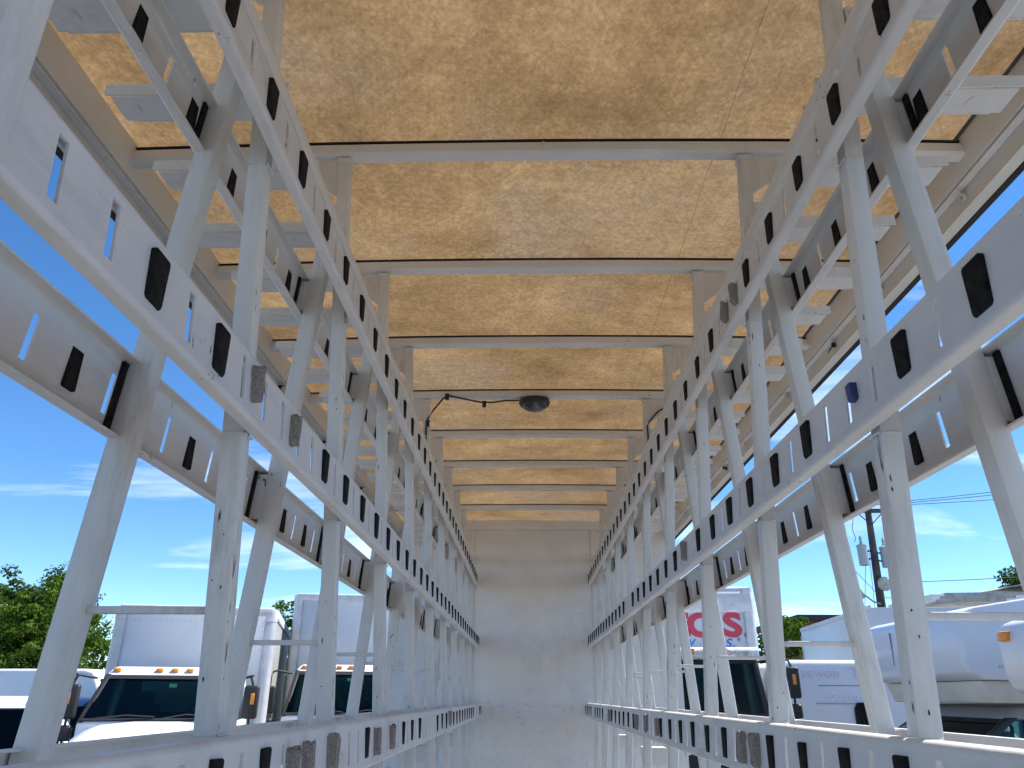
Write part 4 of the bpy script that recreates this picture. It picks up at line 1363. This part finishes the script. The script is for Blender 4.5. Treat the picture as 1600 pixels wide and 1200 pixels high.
# ------------------------------------------------------------------ trees
def make_tree(name, x, y, zc, rx, rz_, n_cl, leaf, mat, label, group, seed, trunk_r=0.16, ground=True):
    """crown centre height zc above ground, radii rx (horizontal) rz_ (vertical)"""
    r_ = random.Random(seed)
    root = place(name, (x, y), 0, label, 'tree', group)
    mb = MB()
    lean = (r_.uniform(-.3, .3), r_.uniform(-.3, .3))
    mb.tube([(0, 0, 0), (lean[0] * .3, lean[1] * .3, zc * .4), (lean[0], lean[1], zc * 1.1)], trunk_r, 10, trunk_r * .35)
    for q in range(7):
        a = r_.uniform(0, 6.28); z0 = zc * r_.uniform(.35, .9)
        e = Vector((math.cos(a) * rx * .7, math.sin(a) * rx * .7, zc + r_.uniform(-.3, .6) * rz_))
        b = Vector((lean[0] * z0 / zc, lean[1] * z0 / zc, z0))
        mb.tube([b, b.lerp(e, .5) + Vector((0, 0, .2)), e], trunk_r * .4, 6, trunk_r * .1)
    mb.build('trunk', M['bark'], root)
    vs, fs = [], []
    for c in range(n_cl):
        while True:
            p = Vector((r_.uniform(-1, 1), r_.uniform(-1, 1), r_.uniform(-1, 1)))
            if 0.25 < p.length < 1: break
        p = p.normalized() * (p.length ** 0.45) * r_.uniform(.82, 1.08)
        c0 = Vector((p.x * rx, p.y * rx, zc + p.z * rz_))
        if c0.z < 0.3: c0.z = 0.3 + r_.uniform(0, .4)
        cr_ = r_.uniform(.26, .55) * min(1.0, rx / 2)
        for k in range(r_.randint(60, 100)):
            d = Vector((r_.gauss(0, 1), r_.gauss(0, 1), r_.gauss(0, 1))).normalized()
            q = c0 + Vector((d.x * cr_, d.y * cr_, d.z * cr_ * .7)) * r_.uniform(.55, 1.05)
            nrm = (d + Vector((r_.uniform(-.8, .8), r_.uniform(-.8, .8), r_.uniform(-.2, 1.0)))).normalized()
            u = nrm.orthogonal().normalized()
            u = (Matrix.Rotation(r_.uniform(0, 6.28), 3, nrm) @ u)
            v = nrm.cross(u)
            L = leaf * r_.uniform(.7, 1.4)
            o = len(vs)
            vs += [q - u * L * .5, q + v * L * .28, q + u * L * .5, q - v * L * .28]
            fs.append((o, o + 1, o + 2, o + 3))
    me = bpy.data.meshes.new('crown')
    me.from_pydata([tuple(v) for v in vs], [], fs)
    me.materials.append(mat)
    obj('crown', me, root)
    return root


make_tree('broadleaf_tree', -21.2, 30.5, 3.3, 3.2, 3.3, 430, 0.15, M['leafB'], 'tall dark green tree at the left edge above the white vans', 'trees behind the lot', 11, .2)
make_tree('broadleaf_tree', -17.7, 29.2, 3.2, 2.3, 3.2, 360, 0.14, M['leafA'], 'bright yellow-green tree between the leaning rack post and the truck with white hood', 'trees behind the lot', 12, .18)
make_tree('broadleaf_tree', -10.0, 33.0, 3.6, 1.8, 2.5, 110, 0.16, M['leafA'], 'small green treetop peeking between the two left trucks', 'trees behind the lot', 13)
make_tree('broadleaf_tree', 9.2, 28.0, 2.6, 1.45, 2.6, 200, 0.13, M['leafA'], 'dense green bush beside the red lettered truck, left of the trailer', 'trees behind the lot', 14)
make_tree('broadleaf_tree', 20.9, 31.5, 5.0, 2.2, 2.6, 150, 0.16, M['leafB'], 'green treetop rising above the white roof at the right edge', 'trees behind the lot', 15)
make_tree('broadleaf_tree', -25.6, 31.5, 3.0, 2.6, 3.0, 190, 0.16, M['leafB'], 'green tree partly hidden at the far left edge', 'trees behind the lot', 16)

# ------------------------------------------------------------------ utility pole
up_ = place('utility_pole', (12.50, 28.0), 0, 'dark wooden utility pole with grey transformers and a crossarm', 'utility pole')
H = 8.75
mb = MB(); mb.tube([(-0.12, 0, 0), (0.0, 0, 4.5), (0.14, 0, H)], 0.20, 12, 0.11)
mb.build('pole', M['pole'], up_)
mb = MB(); mb.box(-0.55, 0.85, -0.20, -0.10, H - 0.22, H - 0.08); xa = mb.build('crossarm', M['pole'], up_)
mb = MB(); mb.tube([(-0.35, -0.15, H - .2), (0.10, -0.1, H - .65)], 0.02, 6); mb.tube([(0.6, -0.15, H - .2), (0.14, -0.1, H - .65)], 0.02, 6); mb.build('brace', M['wire'], xa)
for x in (-0.45, 0.14, 0.75):
    mb = MB(); mb.lathe((x, -0.15, H - 0.08), (0, 0, 1), [(0.03, 0), (0.06, 0.03), (0.03, 0.06), (0.06, 0.09), (0.02, 0.14)], 10); mb.build('insulator', M['grey'], xa)
for x, z in ((-0.37, 6.62), (0.44, 6.55)):
    mb = MB(); mb.lathe((x, -0.1, z), (0, 0, 1), [(0.15, 0), (0.17, 0.02), (0.17, 0.66), (0.185, 0.67), (0.185, 0.72), (0.1, 0.76)], 18)
    tf = mb.build('transformer', M['grey'], up_)
    mb = MB(); mb.lathe((x, -0.1, z + 0.75), (0, 0, 1), [(0.035, 0), (0.06, 0.08), (0.035, 0.14), (0.06, 0.2), (0.02, 0.32)], 8); mb.build('bushing', M['grey'], tf)
    mb = MB(); s = 1 if x > 0 else -1
    mb.tube([(x - s * .12, -0.1, z + .5), (0.10, -0.02, z + .55)], 0.03, 6); mb.tube([(x - s * .12, -0.1, z + .2), (0.08, -0.02, z + .3)], 0.03, 6); mb.build('hanger', M['wire'], tf)
mb = MB(); mb.lathe((0.16, -0.24, 5.95), (0, -1, 0), [(0.25, 0), (0.25, 0.05), (0.2, 0.09)], 14); mb.build('splice_box', M['tarp'], up_)
mb = MB(); mb.tube([(0.05, -0.1, 5.25), (-0.3, -0.15, 5.35), (-0.62, -0.2, 5.6)], 0.03, 6); ar = mb.build('lamp_arm', M['grey'], up_)
mb = MB(); mb.hexa([(-0.80, -.32, 5.85), (-0.60, -.32, 5.50), (-0.60, -.08, 5.50), (-0.80, -.08, 5.85)], [(-0.90, -.3, 5.80), (-0.68, -.3, 5.44), (-0.68, -.1, 5.44), (-0.90, -.1, 5.80)]); mb.build('flood_lamp', M['grey'], ar)
mb = MB()
mb.tube([(-0.45, -0.15, H - .1), (-0.62, -.15, 7.9), (-0.55, -.15, 7.6), (-0.6, -.1, 7.45)], 0.012, 5)
mb.tube([(0.0, -.15, 5.3), (-1.0, -.4, 3.4), (-1.6, -.6, 2.2)], 0.014, 5)
mb.tube([(-0.15, -.15, 7.2), (-0.35, -.2, 4.5), (-0.45, -.2, 2.6)], 0.009, 5)
mb.tube([(-0.25, -.15, 7.2), (-0.72, -.2, 4.8), (-1.0, -.2, 2.6)], 0.009, 5)
mb.tube([(-0.78, -.1, 7.3), (-0.95, -.2, 6.8), (-0.78, -.2, 6.4), (-0.1, -.15, 5.6)], 0.010, 5)
mb.build('drop_wire', M['wire'], up_)


def wire(a, b, sag, label):
    mb = MB()
    a, b = Vector(a), Vector(b)
    pts = []
    for i in range(25):
        t_ = i / 24
        p = a.lerp(b, t_); p.z -= sag * 4 * t_ * (1 - t_)
        pts.append(p)
    mb.tube(pts, 0.013, 5)
    o = mb.build('overhead_wire', M['wire'])
    tag(o, label, 'wire', 'overhead wires')


P0 = Vector((12.50, 28.0, GZ))
wire(P0 + Vector((-0.45, -.15, H + .05)), (48, 18, 14.5), 1.8, 'topmost thin wire running right from the utility pole crossarm')
wire(P0 + Vector((0.14, -.15, H + .05)), (48, 18, 14.1), 1.8, 'second thin wire running right from the utility pole crossarm')
wire(P0 + Vector((0.75, -.15, H + .05)), (48, 19, 12.4), 1.6, 'lowest of the wires leaving the pole crossarm to the right')
wire(P0 + Vector((0.15, -.2, 6.0)), (46, 20, 9.2), 1.4, 'faint single wire crossing the sky below the crossarm wires')
wire(P0 + Vector((0.12, -.2, 5.5)), (26, 31, 2.4), 0.1, 'wire slanting down from the pole towards the right treetop')
